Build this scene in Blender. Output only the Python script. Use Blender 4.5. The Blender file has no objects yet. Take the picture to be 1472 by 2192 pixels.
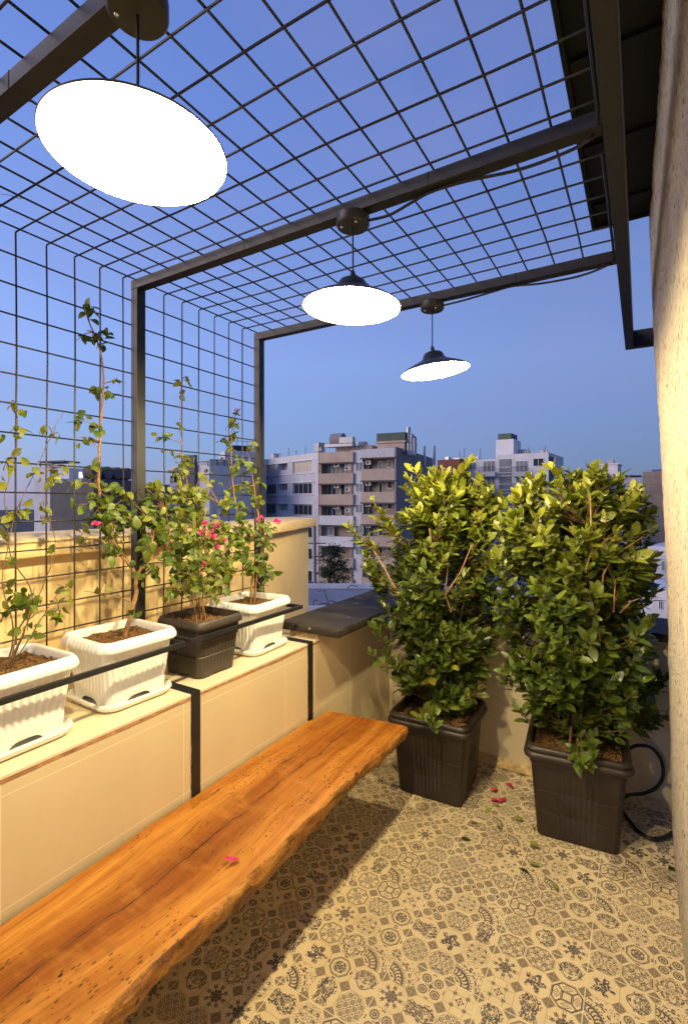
import bpy, math, random
import numpy as np
from mathutils import Vector, Matrix, noise as mnoise
from math import radians as R, sin, cos, pi

scene = bpy.context.scene
C = scene.collection
rnd = random.Random(7)
nrs = np.random.RandomState(11)

# ------------------------------------------------------------------ camera
YAW = R(31.2)
EYE = 1.55
cam_d = bpy.data.cameras.new('camera')
cam_d.sensor_fit = 'VERTICAL'
cam_d.sensor_height = 36.0
cam_d.lens = 1048.0 / 2192.0 * 36.0
cam_d.shift_y = -27.0 / 2192.0
cam_d.clip_start = 0.02
cam_d.clip_end = 3000.0
cam = bpy.data.objects.new('camera', cam_d)
cam.location = (0, 0, EYE)
cam.rotation_euler = (R(90), 0, YAW)
C.objects.link(cam)
scene.camera = cam

# ------------------------------------------------------------------ sky, sun, exposure
SUN_EL, SUN_ROT = R(3.0), R(262)
world = bpy.data.worlds.new('World')
scene.world = world
world.use_nodes = True
wn = world.node_tree
for n in list(wn.nodes):
    wn.nodes.remove(n)
w_out = wn.nodes.new('ShaderNodeOutputWorld')
w_bg = wn.nodes.new('ShaderNodeBackground')
w_sky = wn.nodes.new('ShaderNodeTexSky')
w_sky.sky_type = 'NISHITA'
w_sky.sun_disc = False
w_sky.sun_elevation = SUN_EL
w_sky.sun_rotation = SUN_ROT
w_sky.ozone_density = 4.0
def wmath(op, a_, b_, clamp=False):
    n = wn.nodes.new('ShaderNodeMath'); n.operation = op; n.use_clamp = clamp
    for i, x in enumerate((a_, b_)):
        if isinstance(x, (int, float)): n.inputs[i].default_value = x
        else: wn.links.new(x, n.inputs[i])
    return n.outputs[0]
def wmix(mode, fac, a_, b_):
    n = wn.nodes.new('ShaderNodeMixRGB'); n.blend_type = mode
    for i, x in enumerate((fac, a_, b_)):
        if isinstance(x, (int, float)): n.inputs[i].default_value = x
        elif isinstance(x, tuple): n.inputs[i].default_value = (*x, 1)
        else: wn.links.new(x, n.inputs[i])
    return n.outputs[0]
w_tc = wn.nodes.new('ShaderNodeTexCoord')
w_sep = wn.nodes.new('ShaderNodeSeparateXYZ')
wn.links.new(w_tc.outputs['Generated'], w_sep.inputs[0])
w_rmp = wn.nodes.new('ShaderNodeValToRGB')       # twilight arch: colour against height
for e_, (p_, c_) in zip([w_rmp.color_ramp.elements[0], w_rmp.color_ramp.elements[1]] + [w_rmp.color_ramp.elements.new(.5) for _ in range(3)],
                        [(0.0, (0.165, 0.235, 0.47)), (0.10, (0.205, 0.285, 0.58)), (0.26, (0.250, 0.345, 0.72)), (0.60, (0.152, 0.240, 0.64)), (1.0, (0.09, 0.15, 0.45))]):
    e_.position = p_; e_.color = (*c_, 1)
wn.links.new(w_sep.outputs[2], w_rmp.inputs[0])
# brighter towards the afterglow on the left
w_az = wmath('ADD', wmath('ADD', wmath('MULTIPLY', w_sep.outputs[0], -0.36), wmath('MULTIPLY', w_sep.outputs[1], -0.02)), 0.86)
w_col = wmix('MULTIPLY', 1.0, w_rmp.outputs[0], w_az)
w_col = wmix('MIX', 0.10, w_col, w_sky.outputs[0])
w_col = wmix('MULTIPLY', 1.0, w_col, (1 / 0.15,) * 3)
w_nz = wn.nodes.new('ShaderNodeTexNoise'); w_nz.inputs['Scale'].default_value = 2.2; w_nz.inputs['Detail'].default_value = 5
w_map = wn.nodes.new('ShaderNodeMapping'); w_map.inputs['Scale'].default_value = (1, 1, 3.2)
wn.links.new(w_tc.outputs['Generated'], w_map.inputs[0]); wn.links.new(w_map.outputs[0], w_nz.inputs['Vector'])
w_cl = wmath('MULTIPLY', wmath('SUBTRACT', w_nz.outputs[0], 0.46), 1.1, True)
w_col = wmix('MIX', w_cl, w_col, (2.0, 2.1, 3.9))       # faint mauve veil of cloud
wn.links.new(w_col, w_bg.inputs[0])
w_bg.inputs[1].default_value = 0.15
wn.links.new(w_bg.outputs[0], w_out.inputs[0])

sun_d = bpy.data.lights.new('sun', 'SUN')
sun_d.energy = 2.3
sun_d.angle = R(40)
sun_d.color = (1.0, 0.79, 0.68)
sun = bpy.data.objects.new('sun', sun_d)
sun.rotation_euler = (R(76), 0, R(-42))
C.objects.link(sun)

scene.view_settings.view_transform = 'Standard'
scene.view_settings.look = 'None'
scene.view_settings.exposure = 0.0
scene.view_settings.gamma = 1.0
scene.cycles.max_bounces = 7
scene.cycles.sample_clamp_indirect = 4.0
try:
    scene.cycles.use_denoising = True
    scene.cycles.denoiser = 'OPENIMAGEDENOISE'
except Exception:
    pass
LAMP_L = 3100.0
LAMP_COL = (1.0, 0.79, 0.42)

# ------------------------------------------------------------------ photo ray helpers (real positions in metres)
FPX, CX, CY = 1048.0, 736.0, 1069.0
SY, CYW = sin(YAW), cos(YAW)
def ray(px, py):
    a = (px - CX) / FPX; b = (CY - py) / FPX
    return (-SY + a * CYW, CYW + a * SY, b)
def on_x(px, py, X):
    r = ray(px, py); t = X / r[0]
    return Vector((X, r[1] * t, EYE + r[2] * t))
def on_y(px, py, Y):
    r = ray(px, py); t = Y / r[1]
    return Vector((r[0] * t, Y, EYE + r[2] * t))
def on_z(px, py, Z):
    r = ray(px, py); t = (Z - EYE) / r[2]
    return Vector((r[0] * t, r[1] * t, Z))
def at_d(px, py, d):
    r = ray(px, py)
    return Vector((r[0] * d, r[1] * d, EYE + r[2] * d))

# ------------------------------------------------------------------ object helpers
def tag(o, label=None, cat=None, group=None, kind=None):
    if label: o['label'] = label
    if cat: o['category'] = cat
    if group: o['group'] = group
    if kind: o['kind'] = kind
    return o
def thing(name, label, cat, loc=(0, 0, 0), group=None, rot=None):
    o = bpy.data.objects.new(name, None)
    o.empty_display_size = 0.1
    o.location = loc
    if rot: o.rotation_euler = rot
    C.objects.link(o)
    return tag(o, label, cat, group)
def copy_tree(o, parent=None):
    c = o.copy(); C.objects.link(c)
    if parent is not None: c.parent = parent
    for ch in list(o.children):
        copy_tree(ch, c)
    return c

class MB:
    """collects shapes, builds ONE mesh object"""
    def __init__(s, org=(0, 0, 0)):
        s.v = []; s.f = []; s.o = Vector(org)
    def box(s, x0, x1, y0, y1, z0, z1, M=None):
        n = len(s.v)
        for z in (z0, z1):
            for (x, y) in ((x0, y0), (x1, y0), (x1, y1), (x0, y1)):
                p = Vector((x, y, z))
                s.v.append(tuple((M @ p) if M is not None else p))
        for q in ((0, 3, 2, 1), (4, 5, 6, 7), (0, 1, 5, 4), (1, 2, 6, 5), (2, 3, 7, 6), (3, 0, 4, 7)):
            s.f.append(tuple(n + i for i in q))
        return s
    def tube(s, pts, r, n=8, cap=True, radii=None):
        pts = [Vector(p) for p in pts]
        base = len(s.v)
        up = Vector((0, 0, 1)); prev = None
        for i, p in enumerate(pts):
            t = (pts[min(i + 1, len(pts) - 1)] - pts[max(i - 1, 0)])
            if t.length < 1e-9: t = Vector((0, 0, 1))
            t.normalize()
            if prev is None:
                a = t.cross(up)
                if a.length < 1e-3: a = t.cross(Vector((1, 0, 0)))
            else:
                a = prev - t * prev.dot(t)
                if a.length < 1e-6: a = t.cross(up)
            a.normalize(); prev = a; b = t.cross(a)
            rr = radii[i] if radii else r
            for k in range(n):
                an = 2 * pi * k / n
                s.v.append(tuple(p + a * (rr * cos(an)) + b * (rr * sin(an))))
        m = len(pts)
        for i in range(m - 1):
            for k in range(n):
                k2 = (k + 1) % n
                s.f.append((base + i * n + k, base + i * n + k2, base + (i + 1) * n + k2, base + (i + 1) * n + k))
        if cap:
            s.f.append(tuple(base + k for k in range(n))[::-1])
            s.f.append(tuple(base + (m - 1) * n + k for k in range(n)))
        return s
    def lathe(s, prof, n=48, M=None, closed=False):
        base = len(s.v); m = len(prof)
        for (r, z) in prof:
            for k in range(n):
                an = 2 * pi * k / n
                p = Vector((r * cos(an), r * sin(an), z))
                s.v.append(tuple((M @ p) if M is not None else p))
        for i in range(m - (0 if closed else 1)):
            j = (i + 1) % m
            for k in range(n):
                k2 = (k + 1) % n
                s.f.append((base + i * n + k, base + i * n + k2, base + j * n + k2, base + j * n + k))
        return s
    def rings(s, rings, close_ends=(True, True)):
        base = len(s.v); n = len(rings[0])
        for rg in rings:
            for p in rg: s.v.append(tuple(p))
        for i in range(len(rings) - 1):
            for k in range(n):
                k2 = (k + 1) % n
                s.f.append((base + i * n + k, base + i * n + k2, base + (i + 1) * n + k2, base + (i + 1) * n + k))
        if close_ends[0]: s.f.append(tuple(base + k for k in range(n))[::-1])
        if close_ends[1]: s.f.append(tuple(base + (len(rings) - 1) * n + k for k in range(n)))
        return s
    def grid(s, P):
        """P: rows of points"""
        base = len(s.v); h = len(P); w = len(P[0])
        for row in P:
            for p in row: s.v.append(tuple(p))
        for i in range(h - 1):
            for j in range(w - 1):
                s.f.append((base + i * w + j, base + i * w + j + 1, base + (i + 1) * w + j + 1, base + (i + 1) * w + j))
        return s
    def build(s, name, mat, parent=None, smooth=0, bevel=0):
        me = bpy.data.meshes.new(name)
        ox, oy, oz = s.o
        me.from_pydata([(a - ox, b - oy, c - oz) for a, b, c in s.v], [], s.f)
        me.materials.append(mat)
        o = bpy.data.objects.new(name, me)
        C.objects.link(o)
        if parent is not None: o.parent = parent
        elif s.o.length > 0: o.location = s.o
        if smooth:
            me.shade_smooth()
            try: me.set_sharp_from_angle(angle=R(smooth))
            except Exception: pass
        if bevel:
            b = o.modifiers.new('bevel', 'BEVEL'); b.width = bevel; b.segments = 2; b.limit_method = 'ANGLE'
        return o

# ------------------------------------------------------------------ node expression helper
class E:
    nt = None
    def __init__(s, v): s.v = v
    @staticmethod
    def m(op, *a, clamp=False):
        n = E.nt.nodes.new('ShaderNodeMath'); n.operation = op; n.use_clamp = clamp
        for i, x in enumerate(a):
            if isinstance(x, E): x = x.v
            if isinstance(x, (int, float)): n.inputs[i].default_value = x
            else: E.nt.links.new(x, n.inputs[i])
        return E(n.outputs[0])
    def __add__(s, o): return E.m('ADD', s, o)
    __radd__ = __add__
    def __sub__(s, o): return E.m('SUBTRACT', s, o)
    def __rsub__(s, o): return E.m('SUBTRACT', o, s)
    def __mul__(s, o): return E.m('MULTIPLY', s, o)
    __rmul__ = __mul__
    def __truediv__(s, o): return E.m('DIVIDE', s, o)
    def __lt__(s, o): return E.m('LESS_THAN', s, o)
    def __gt__(s, o): return E.m('GREATER_THAN', s, o)
    def abs(s): return E.m('ABSOLUTE', s)
    def floor(s): return E.m('FLOOR', s)
    def fract(s): return E.m('FRACT', s)
    def sin(s): return E.m('SINE', s)
    def cos(s): return E.m('COSINE', s)
    def sqrt(s): return E.m('SQRT', s)
    def mn(s, o): return E.m('MINIMUM', s, o)
    def mx(s, o): return E.m('MAXIMUM', s, o)
    def clamp(s): return E.m('ADD', s, 0.0, clamp=True)
    def band(s, c, w): return E.m('COMPARE', s, c, w)
def atan2(a, b): return E.m('ARCTAN2', a, b)
def anyof(*a):
    r = a[0]
    for x in a[1:]: r = r.mx(x)
    return r

class Mat:
    def __init__(s, name, rough=0.5, metal=0.0, spec=0.5, col=(0.5, 0.5, 0.5)):
        s.m = bpy.data.materials.new(name); s.m.use_nodes = True
        s.nt = s.m.node_tree; E.nt = s.nt
        s.b = s.nt.nodes['Principled BSDF']
        s.b.inputs['Roughness'].default_value = rough
        s.b.inputs['Metallic'].default_value = metal
        s.b.inputs['Specular IOR Level'].default_value = spec
        s.b.inputs['Base Color'].default_value = (*col, 1)
        s.tc = None
    def n(s, t, **kw):
        x = s.nt.nodes.new(t)
        for k, v in kw.items():
            if k in x.inputs: 
                i = x.inputs[k]
                if hasattr(v, 'is_linked') or isinstance(v, bpy.types.NodeSocket): s.nt.links.new(v, i)
                else: i.default_value = v
            else: setattr(x, k, v)
        return x
    def l(s, a, b): s.nt.links.new(a.v if isinstance(a, E) else a, b)
    def coord(s, which='Object'):
        if s.tc is None: s.tc = s.nt.nodes.new('ShaderNodeTexCoord')
        return s.tc.outputs[which]
    def mapping(s, scale=(1, 1, 1), loc=(0, 0, 0), which='Object'):
        mp = s.nt.nodes.new('ShaderNodeMapping')
        mp.inputs['Scale'].default_value = scale; mp.inputs['Location'].default_value = loc
        s.l(s.coord(which), mp.inputs['Vector'])
        return mp.outputs[0]
    def noise(s, vec, scale, detail=4, rough=0.55, dist=0.0):
        x = s.nt.nodes.new('ShaderNodeTexNoise')
        x.inputs['Scale'].default_value = scale; x.inputs['Detail'].default_value = detail
        x.inputs['Roughness'].default_value = rough; x.inputs['Distortion'].default_value = dist
        s.l(vec, x.inputs['Vector'])
        return x.outputs[0]
    def voronoi(s, vec, scale, feat='F1', rand=1.0):
        x = s.nt.nodes.new('ShaderNodeTexVoronoi'); x.feature = feat
        x.inputs['Scale'].default_value = scale; x.inputs['Randomness'].default_value = rand
        s.l(vec, x.inputs['Vector'])
        return x
    def ramp(s, fac, stops, interp='LINEAR'):
        x = s.nt.nodes.new('ShaderNodeValToRGB')
        x.color_ramp.interpolation = interp
        el = x.color_ramp.elements
        while len(el) < len(stops): el.new(0.5)
        for e, (p, c) in zip(el, stops):
            e.position = p; e.color = (*c, 1) if len(c) == 3 else c
        s.l(fac, x.inputs[0])
        return x.outputs[0]
    def mix(s, fac, a, b, mode='MIX'):
        x = s.nt.nodes.new('ShaderNodeMixRGB'); x.blend_type = mode
        for i, q in enumerate((fac, a, b)):
            if isinstance(q, E): q = q.v
            if isinstance(q, (int, float)): x.inputs[i].default_value = q
            elif isinstance(q, tuple): x.inputs[i].default_value = (*q, 1)
            else: s.nt.links.new(q, x.inputs[i])
        return x.outputs[0]
    def bump(s, h, strength=0.3, dist=0.01):
        x = s.nt.nodes.new('ShaderNodeBump')
        x.inputs['Strength'].default_value = strength; x.inputs['Distance'].default_value = dist
        s.l(h, x.inputs['Height']); s.l(x.outputs[0], s.b.inputs['Normal'])
    def color(s, c): s.l(c, s.b.inputs['Base Color'])
    def rough(s, c): s.l(c, s.b.inputs['Roughness'])
    def sep(s, vec):
        x = s.nt.nodes.new('ShaderNodeSeparateXYZ'); s.l(vec, x.inputs[0])
        return E(x.outputs[0]), E(x.outputs[1]), E(x.outputs[2])
    def comb(s, x, y, z):
        c = s.nt.nodes.new('ShaderNodeCombineXYZ')
        for i, q in enumerate((x, y, z)):
            if isinstance(q, E): s.nt.links.new(q.v, c.inputs[i])
            else: c.inputs[i].default_value = q
        return c.outputs[0]

def plain(name, col, rough=0.5, metal=0.0, var=0.15, scale=8.0, bump=0.0, bscale=60.0, spec=0.5):
    m = Mat(name, rough, metal, spec)
    g = m.noise(m.coord(), scale, 5, 0.6)
    a = tuple(c * (1 - var) for c in col); b = tuple(min(1, c * (1 + var)) for c in col)
    m.color(m.ramp(g, [(0.3, a), (0.7, b)]))
    if bump:
        m.bump(m.noise(m.coord(), bscale, 4), bump, 0.01)
    return m.m

# ------------------------------------------------------------------ materials
M = {}
M['black_metal'] = plain('black_painted_steel', (0.013, 0.013, 0.016), 0.48, 0.0, 0.25, 14, 0.06, 90)
M['wire'] = plain('black_wire', (0.016, 0.015, 0.015), 0.5)
M['cable'] = plain('black_cable', (0.012, 0.012, 0.013), 0.45)
M['screw'] = plain('steel_screw', (0.6, 0.58, 0.52), 0.25, 1.0)
M['shade'] = plain('lamp_shade_black', (0.03, 0.029, 0.027), 0.4)
M['shade_white'] = plain('lamp_shade_white', (0.66, 0.64, 0.58), 0.5, var=0.02)
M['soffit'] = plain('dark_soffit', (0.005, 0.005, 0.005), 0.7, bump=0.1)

def tile_mat(name, axis, offs, zoff, wtile, htile, base):
    m = Mat(name, 0.32, spec=0.4)
    X, Y, Z = m.sep(m.coord())
    p = Y if axis == 'y' else X
    a = (p - offs) / wtile; b = (Z - zoff) / htile
    ga = (a.fract() - 0.5).abs(); gb = (b.fract() - 0.5).abs()
    g = anyof(ga > (0.5 - 0.0016 / wtile), gb > (0.5 - 0.0016 / htile))
    wn_ = m.nt.nodes.new('ShaderNodeTexWhiteNoise'); wn_.noise_dimensions = '2D'
    m.l(m.comb(a.floor(), b.floor(), 0.0), wn_.inputs['Vector'])
    big = m.noise(m.coord(), 3.0, 5, 0.65)
    fine = m.noise(m.coord(), 260.0, 2, 0.5)
    c = m.ramp(big, [(0.3, tuple(x * 0.93 for x in base)), (0.7, tuple(min(1, x * 1.04) for x in base))])
    c = m.mix(E(wn_.outputs[0]) * 0.10, c, tuple(x * 0.78 for x in base))
    c = m.mix(E(fine) * 0.05, c, (0.4, 0.3, 0.2))
    # drips and splash stains with a shape of their own
    st = m.noise(m.mapping((9, 9, 1.6)), 2.0, 5, 0.7)
    c = m.mix(m.ramp(st, [(0.60, (0, 0, 0)), (0.78, (0.16, 0.16, 0.16))]), c, (0.34, 0.25, 0.15))
    c = m.mix(g, c, (0.80, 0.70, 0.50))
    m.color(c)
    m.rough((0.28 + E(big) * 0.14 + g * 0.4))
    m.bump((E(fine) * 0.02 + E(big) * 0.25 - g * 0.6).v, 0.12, 0.004)
    return m.m
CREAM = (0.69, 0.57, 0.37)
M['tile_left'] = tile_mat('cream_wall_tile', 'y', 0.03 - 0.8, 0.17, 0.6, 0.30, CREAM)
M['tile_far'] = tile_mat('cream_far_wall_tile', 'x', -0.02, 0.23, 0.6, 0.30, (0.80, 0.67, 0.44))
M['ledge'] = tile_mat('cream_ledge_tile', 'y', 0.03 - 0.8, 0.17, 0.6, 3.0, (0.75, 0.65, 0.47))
M['terracotta'] = plain('raw_tile_edge', (0.42, 0.21, 0.10), 0.8, var=0.5, scale=30)
M['adhesive'] = plain('old_adhesive', (0.62, 0.45, 0.22), 0.9, var=0.3, scale=40, bump=0.5)

def stone_coping():
    m = Mat('dark_stone_coping', 0.6, spec=0.12)
    a = m.noise(m.coord(), 5, 6, 0.7); b = m.noise(m.coord(), 45, 4, 0.7)
    c = m.ramp(a, [(0.3, (0.018, 0.016, 0.014)), (0.65, (0.055, 0.046, 0.037)), (0.8, (0.10, 0.082, 0.060))])
    c = m.mix(m.ramp(b, [(0.66, (0, 0, 0)), (0.74, (0.35, 0.35, 0.35))]), c, (0.16, 0.14, 0.11))
    v = m.voronoi(m.coord(), 7.0)
    c = m.mix((E(v.outputs['Distance']) < 0.055) * 0.6, c, (0.4, 0.37, 0.32))
    m.color(c); m.rough(m.ramp(a, [(0.3, (0.5,) * 3), (0.7, (0.72,) * 3)]))
    m.bump(b, 0.15, 0.004)
    return m.m
M['coping'] = stone_coping()

def plaster_amber():
    m = Mat('painted_cement_render', 0.75)
    a = m.noise(m.coord(), 2.2, 6, 0.65); b = m.noise(m.mapping((1, 1, 0.5)), 26, 5, 0.7)
    c = m.ramp(a, [(0.3, (0.78, 0.57, 0.28)), (0.7, (0.88, 0.67, 0.35))])
    c = m.mix(m.ramp(b, [(0.60, (0, 0, 0)), (0.75, (0.35, 0.35, 0.35))]), c, (0.34, 0.24, 0.12))
    v = m.voronoi(m.coord(), 22)
    c = m.mix((E(v.outputs['Distance']) < 0.07) * 0.5, c, (0.2, 0.14, 0.07))
    m.color(c); m.bump((E(a) * 0.8 + E(b) * 0.5).v, 0.5, 0.02)
    return m.m
M['render'] = plaster_amber()
M['render_grey'] = plain('grey_cap_render', (0.46, 0.40, 0.34), 0.8, var=0.2, scale=4, bump=0.3, bscale=30)

def stucco():
    m = Mat('rough_cream_stucco', 0.85, spec=0.25)
    a = m.noise(m.coord(), 7, 6, 0.7); b = m.noise(m.coord(), 55, 5, 0.7); d = m.noise(m.mapping((1, 1, 0.55)), 170, 4, 0.65)
    v = m.voronoi(m.mapping((1, 1, 0.6)), 62)
    pit = m.ramp(E(v.outputs['Distance']) + (0.5 - E(d)) * 0.55, [(0.20, (1, 1, 1)), (0.34, (0, 0, 0))])
    pit = E(pit) * E(m.ramp(b, [(0.40, (0, 0, 0)), (0.54, (1, 1, 1))]))
    c = m.ramp(a, [(0.3, (0.58, 0.50, 0.38)), (0.7, (0.70, 0.62, 0.49))])
    c = m.mix(pit * 0.8, c, (0.20, 0.14, 0.08))
    m.color(c)
    m.bump((E(b) * 0.9 + E(d) * 0.8 + E(a) * 0.4 - pit * 1.0).v, 1.0, 0.022)
    return m.m
M['stucco'] = stucco()

def floor_mat():
    W = 1.6
    E.band = lambda s, c, w: E.m('COMPARE', s, c, w * W)
    m = Mat('patterned_floor_tile', 0.34, spec=0.45)
    X, Y, Z = m.sep(m.coord())
    P = 0.0936
    gx = (X + 0.431) / P; gy = (Y - 1.803) / P
    ix = gx.floor(); iy = gy.floor()
    u = gx.fract() - 0.5; v = gy.fract() - 0.5
    au = u.abs(); av = v.abs(); cu = 0.5 - au; cv = 0.5 - av
    wnz = m.nt.nodes.new('ShaderNodeTexWhiteNoise'); wnz.noise_dimensions = '2D'
    m.l(m.comb(ix, iy, 0.0), wnz.inputs['Vector'])
    NP = 15
    pid = (E(wnz.outputs[0]) * NP).floor()
    sc = m.nt.nodes.new('ShaderNodeSeparateColor'); m.l(wnz.outputs[1], sc.inputs[0])
    flip = E(sc.outputs[1]) > 0.5
    def lerp(a, b, t): return a + (b - a) * t
    u2 = lerp(u, v, flip); v2 = lerp(v, u, flip)
    r = (u * u + v * v).sqrt(); a = atan2(v, u)
    mxx = au.mx(av); mnn = au.mn(av)
    octn = mxx.mx((au + av) * 0.7071)
    dia = cu + cv
    fu = au - 0.215; fv = av - 0.215
    fr = (fu * fu + fv * fv).sqrt(); fa = atan2(fv, fu)
    def nz(x, y, seed, scale, det=2.0, dist=0.0):
        return E(m.noise(m.comb(x, y, seed), scale, det, 0.5, dist))
    n_mir = nz(mxx, mnn, 3.3, 9.0, 0.0, 1.2)          # 8-fold folded ornament
    n_m2 = nz(au, av, pid * 3.1, 11.0, 0.0, 1.5)       # 4-fold folded
    n_free = nz(u2, v2, ix * 1.7 + iy * 3.1, 13.0, 0.5, 0.8)
    n_half = nz(u2.abs(), v2, pid * 1.3 + 9.0, 11.0, 0.3, 1.2)
    n_fin = nz(mxx, mnn, 13.7, 15.0, 0.0, 0.8)        # finer 8-fold ornament
    n_f4 = nz(au, av, pid * 2.3 + 4.0, 15.0, 0.0, 1.0)
    pats = []
    inoct = octn < 0.45
    # 0 sunflower medallion in a double octagon with corner scrolls
    pats.append(anyof(octn.band(0.425, 0.008), octn.band(0.39, 0.006), r.band(0.125, 0.05) * ((a * 14.0).cos() > 0.1),
                      fr.band(0.062, 0.011) * (octn < 0.37), fr < 0.022, r < 0.035, mnn.band(0.0, 0.007) * r.band(0.26, 0.07)))
    # 1 snowflake rosette
    arm = (a * 8.0).cos()
    pats.append(anyof(r.band(0.15, 0.036) * (n_fin > 0.42), r.band(0.155, 0.008), r.band(0.05, 0.022), (arm > 0.86) * (r < 0.36) * (r > 0.18), (n_fin > 0.6) * (r > 0.40) * (octn < 0.46), r.band(0.29, 0.02) * (arm > -0.1) * (arm < 0.7), r.band(0.36, 0.028) * (arm > 0.35) * (arm < 0.85)))
    # 2 strapwork of hexagons round a square
    hexm = ((mxx - 0.32).abs() * 1.5 + mnn)
    pats.append(anyof(mxx.band(0.145, 0.014), (au - av).abs().band(0.0, 0.022) * (mxx > 0.145) * (octn < 0.46), octn.band(0.458, 0.016),
                      mxx.band(0.19, 0.007) * (mnn < 0.14), hexm.band(0.155, 0.010) * (mxx > 0.19), (hexm < 0.085) * (n_mir > 0.45)))
    # 3 rose bouquet with leaves
    pats.append((r < (0.29 + (a * 5.0).cos() * 0.09 + (n_free - 0.5) * 0.3)) * (n_free.band(0.5, 0.055) + (n_free > 0.57)).clamp())
    # 4 four wheels
    pats.append(anyof(fr.band(0.145, 0.010), fr.band(0.115, 0.005), fr.band(0.045, 0.014), ((fa * 8.0).cos() > 0.45) * (fr < 0.10) * (fr > 0.05), mnn.band(0.0, 0.009) * (mxx < 0.2), r.band(0.05, 0.012), mxx.band(0.42, 0.03) * (n_fin > 0.52) * (mnn < .1)) * (octn < 0.48))
    # 5 dense filigree of little crosses
    pats.append(anyof(n_f4.band(0.5, 0.028), n_fin > 0.64) * (octn < 0.46))
    # 6 quarter arcs with laurel
    ru = u2 + 0.5; rv = v2 + 0.5
    rc = (ru * ru + rv * rv).sqrt(); ac = atan2(rv, ru)
    leafs = ((ac * 26.0 + (rc - 0.48).abs() * 26.0).sin() > 0.15) * rc.band(0.48, 0.065)
    pats.append(anyof(rc.band(0.36, 0.013), rc.band(0.385, 0.005), rc.band(0.60, 0.018), rc.band(0.645, 0.008), leafs, rc.band(0.70, 0.016) * ((ac * 46.0).sin() > 0.0), rc.band(0.86, 0.016) * ((ac * 24.0).sin() > -0.3), (rc > 0.75) * (n_f4 > 0.6), (rc < 0.3) * (n_f4.band(0.5, 0.04)) * (octn < 0.5)))
    # 7 acanthus scrolls, two S curves
    wv = v2.abs() - 0.17 - (u2 * 9.0).sin() * 0.07
    pats.append(anyof(wv.band(0.0, 0.012), (wv.band(0.055, 0.04)) * (n_half > 0.46), wv.band(-0.06, 0.035) * (n_free > 0.54), wv.band(-0.15, 0.05) * n_half.band(0.5, 0.06)) * (octn < 0.47))
    # 8 damask contour
    pats.append(anyof(n_mir.band(0.5, 0.024), n_mir.band(0.58, 0.012), n_mir > 0.68, octn.band(0.45, 0.007)) * (octn < 0.46))
    # 9 damask, 4-fold, finer
    pats.append(anyof(n_m2.band(0.47, 0.030), n_m2.band(0.56, 0.012), n_f4 > 0.66) * (octn < 0.46))
    # 10 little stars on a trellis
    st = fr < (0.065 + (fa * 8.0).cos() * 0.028)
    pats.append(anyof(st * (fr > 0.02), (fu.abs().mn(fv.abs()) < 0.006) * (octn < 0.47), r < 0.035, mnn.band(0.0, 0.018) * mxx.band(0.12, 0.02), r.band(0.09, 0.007)))
    # 11 posy in an octagon frame
    pats.append(anyof(octn.band(0.35, 0.011), octn.band(0.31, 0.006), (r < 0.23) * (n_half.band(0.5, 0.05) + (n_half > 0.60)).clamp(), octn.band(0.43, 0.028) * (mnn < 0.07) * (n_fin > 0.47)))
    # 12 tartan grid of rosettes
    tu = ((u + v) * 3.0).fract() - 0.5; tv = ((u - v) * 3.0).fract() - 0.5
    tr = (tu * tu + tv * tv).sqrt()
    pats.append(anyof((tu.abs() > 0.455).mx(tv.abs() > 0.455), tr.band(0.30, 0.03), tr < 0.10, tr.band(0.19, 0.02)) * (octn < 0.47))
    # 13 star of points
    star = r - (0.29 + (a * 4.0).cos() * 0.14)
    star2 = r - (0.20 + (a * 8.0).cos() * 0.05)
    pats.append(anyof(star.band(0.0, 0.013), star.band(0.045, 0.007), star2.band(0.0, 0.011), (r < 0.12) * (arm > 0.2), fr.band(0.10, 0.010) * (star > 0.05), (star > 0.06) * (n_f4 > 0.58)) * (octn < 0.48))
    # 14 basket with scrolls
    pats.append(anyof((n_half.band(0.5, 0.035) + (n_half > 0.59)).clamp() * (r < 0.40) * (v2 > -0.12), ((u2 * u2) * 2.6 - v2 - 0.30).band(0.0, 0.013) * (octn < 0.46), ((u2 * u2) * 2.6 - v2 - 0.22).band(0.0, 0.025) * (octn < 0.44) * (n_fin > .45)))
    ink = None
    for i, p in enumerate(pats):
        t = p * E.m('COMPARE', pid, float(i), 0.4)
        ink = t if ink is None else ink + t
    indiam = dia < 0.225
    ink = ink.clamp() * (1.0 - indiam)
    tone = nz(u, v, ix * 5.1 + iy * 2.3, 16.0)
    base = m.noise(m.coord(), 3.0, 5, 0.6)
    cb = m.ramp(base, [(0.3, (0.63, 0.51, 0.315)), (0.7, (0.72, 0.59, 0.37))])
    ci = m.ramp(tone, [(0.38, (0.016, 0.012, 0.013)), (0.50, (0.030, 0.031, 0.060)), (0.68, (0.14, 0.13, 0.15))])
    c = m.mix(ink * 0.93, cb, ci)
    mc = cu.mn(cv)
    c = m.mix(indiam * 0.9, c, m.mix(E(tone) * 0.5 if not isinstance(tone, E) else tone * 0.6, (0.12, 0.10, 0.095), (0.20, 0.175, 0.155)))
    c = m.mix(dia.band(0.225, 0.007), c, (0.44, 0.33, 0.18))
    c = m.mix(mc < 0.010, c, (0.42, 0.30, 0.15))
    # real grout joint every third cell
    jx = ((gx / 3.0).fract() - 0.5).abs() > (0.5 - 0.0055); jy = ((gy / 3.0).fract() - 0.5).abs() > (0.5 - 0.0055)
    joint = jx.mx(jy)
    c = m.mix(joint, c, (0.72, 0.60, 0.39))
    dirt = m.noise(m.coord(), 1.7, 7, 0.7)
    c = m.mix(m.ramp(dirt, [(0.50, (0, 0, 0)), (0.72, (0.34, 0.34, 0.34))]), c, (0.33, 0.23, 0.12))
    m.color(c)
    m.rough(0.27 + E(dirt) * 0.22 + joint * 0.3)
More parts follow.
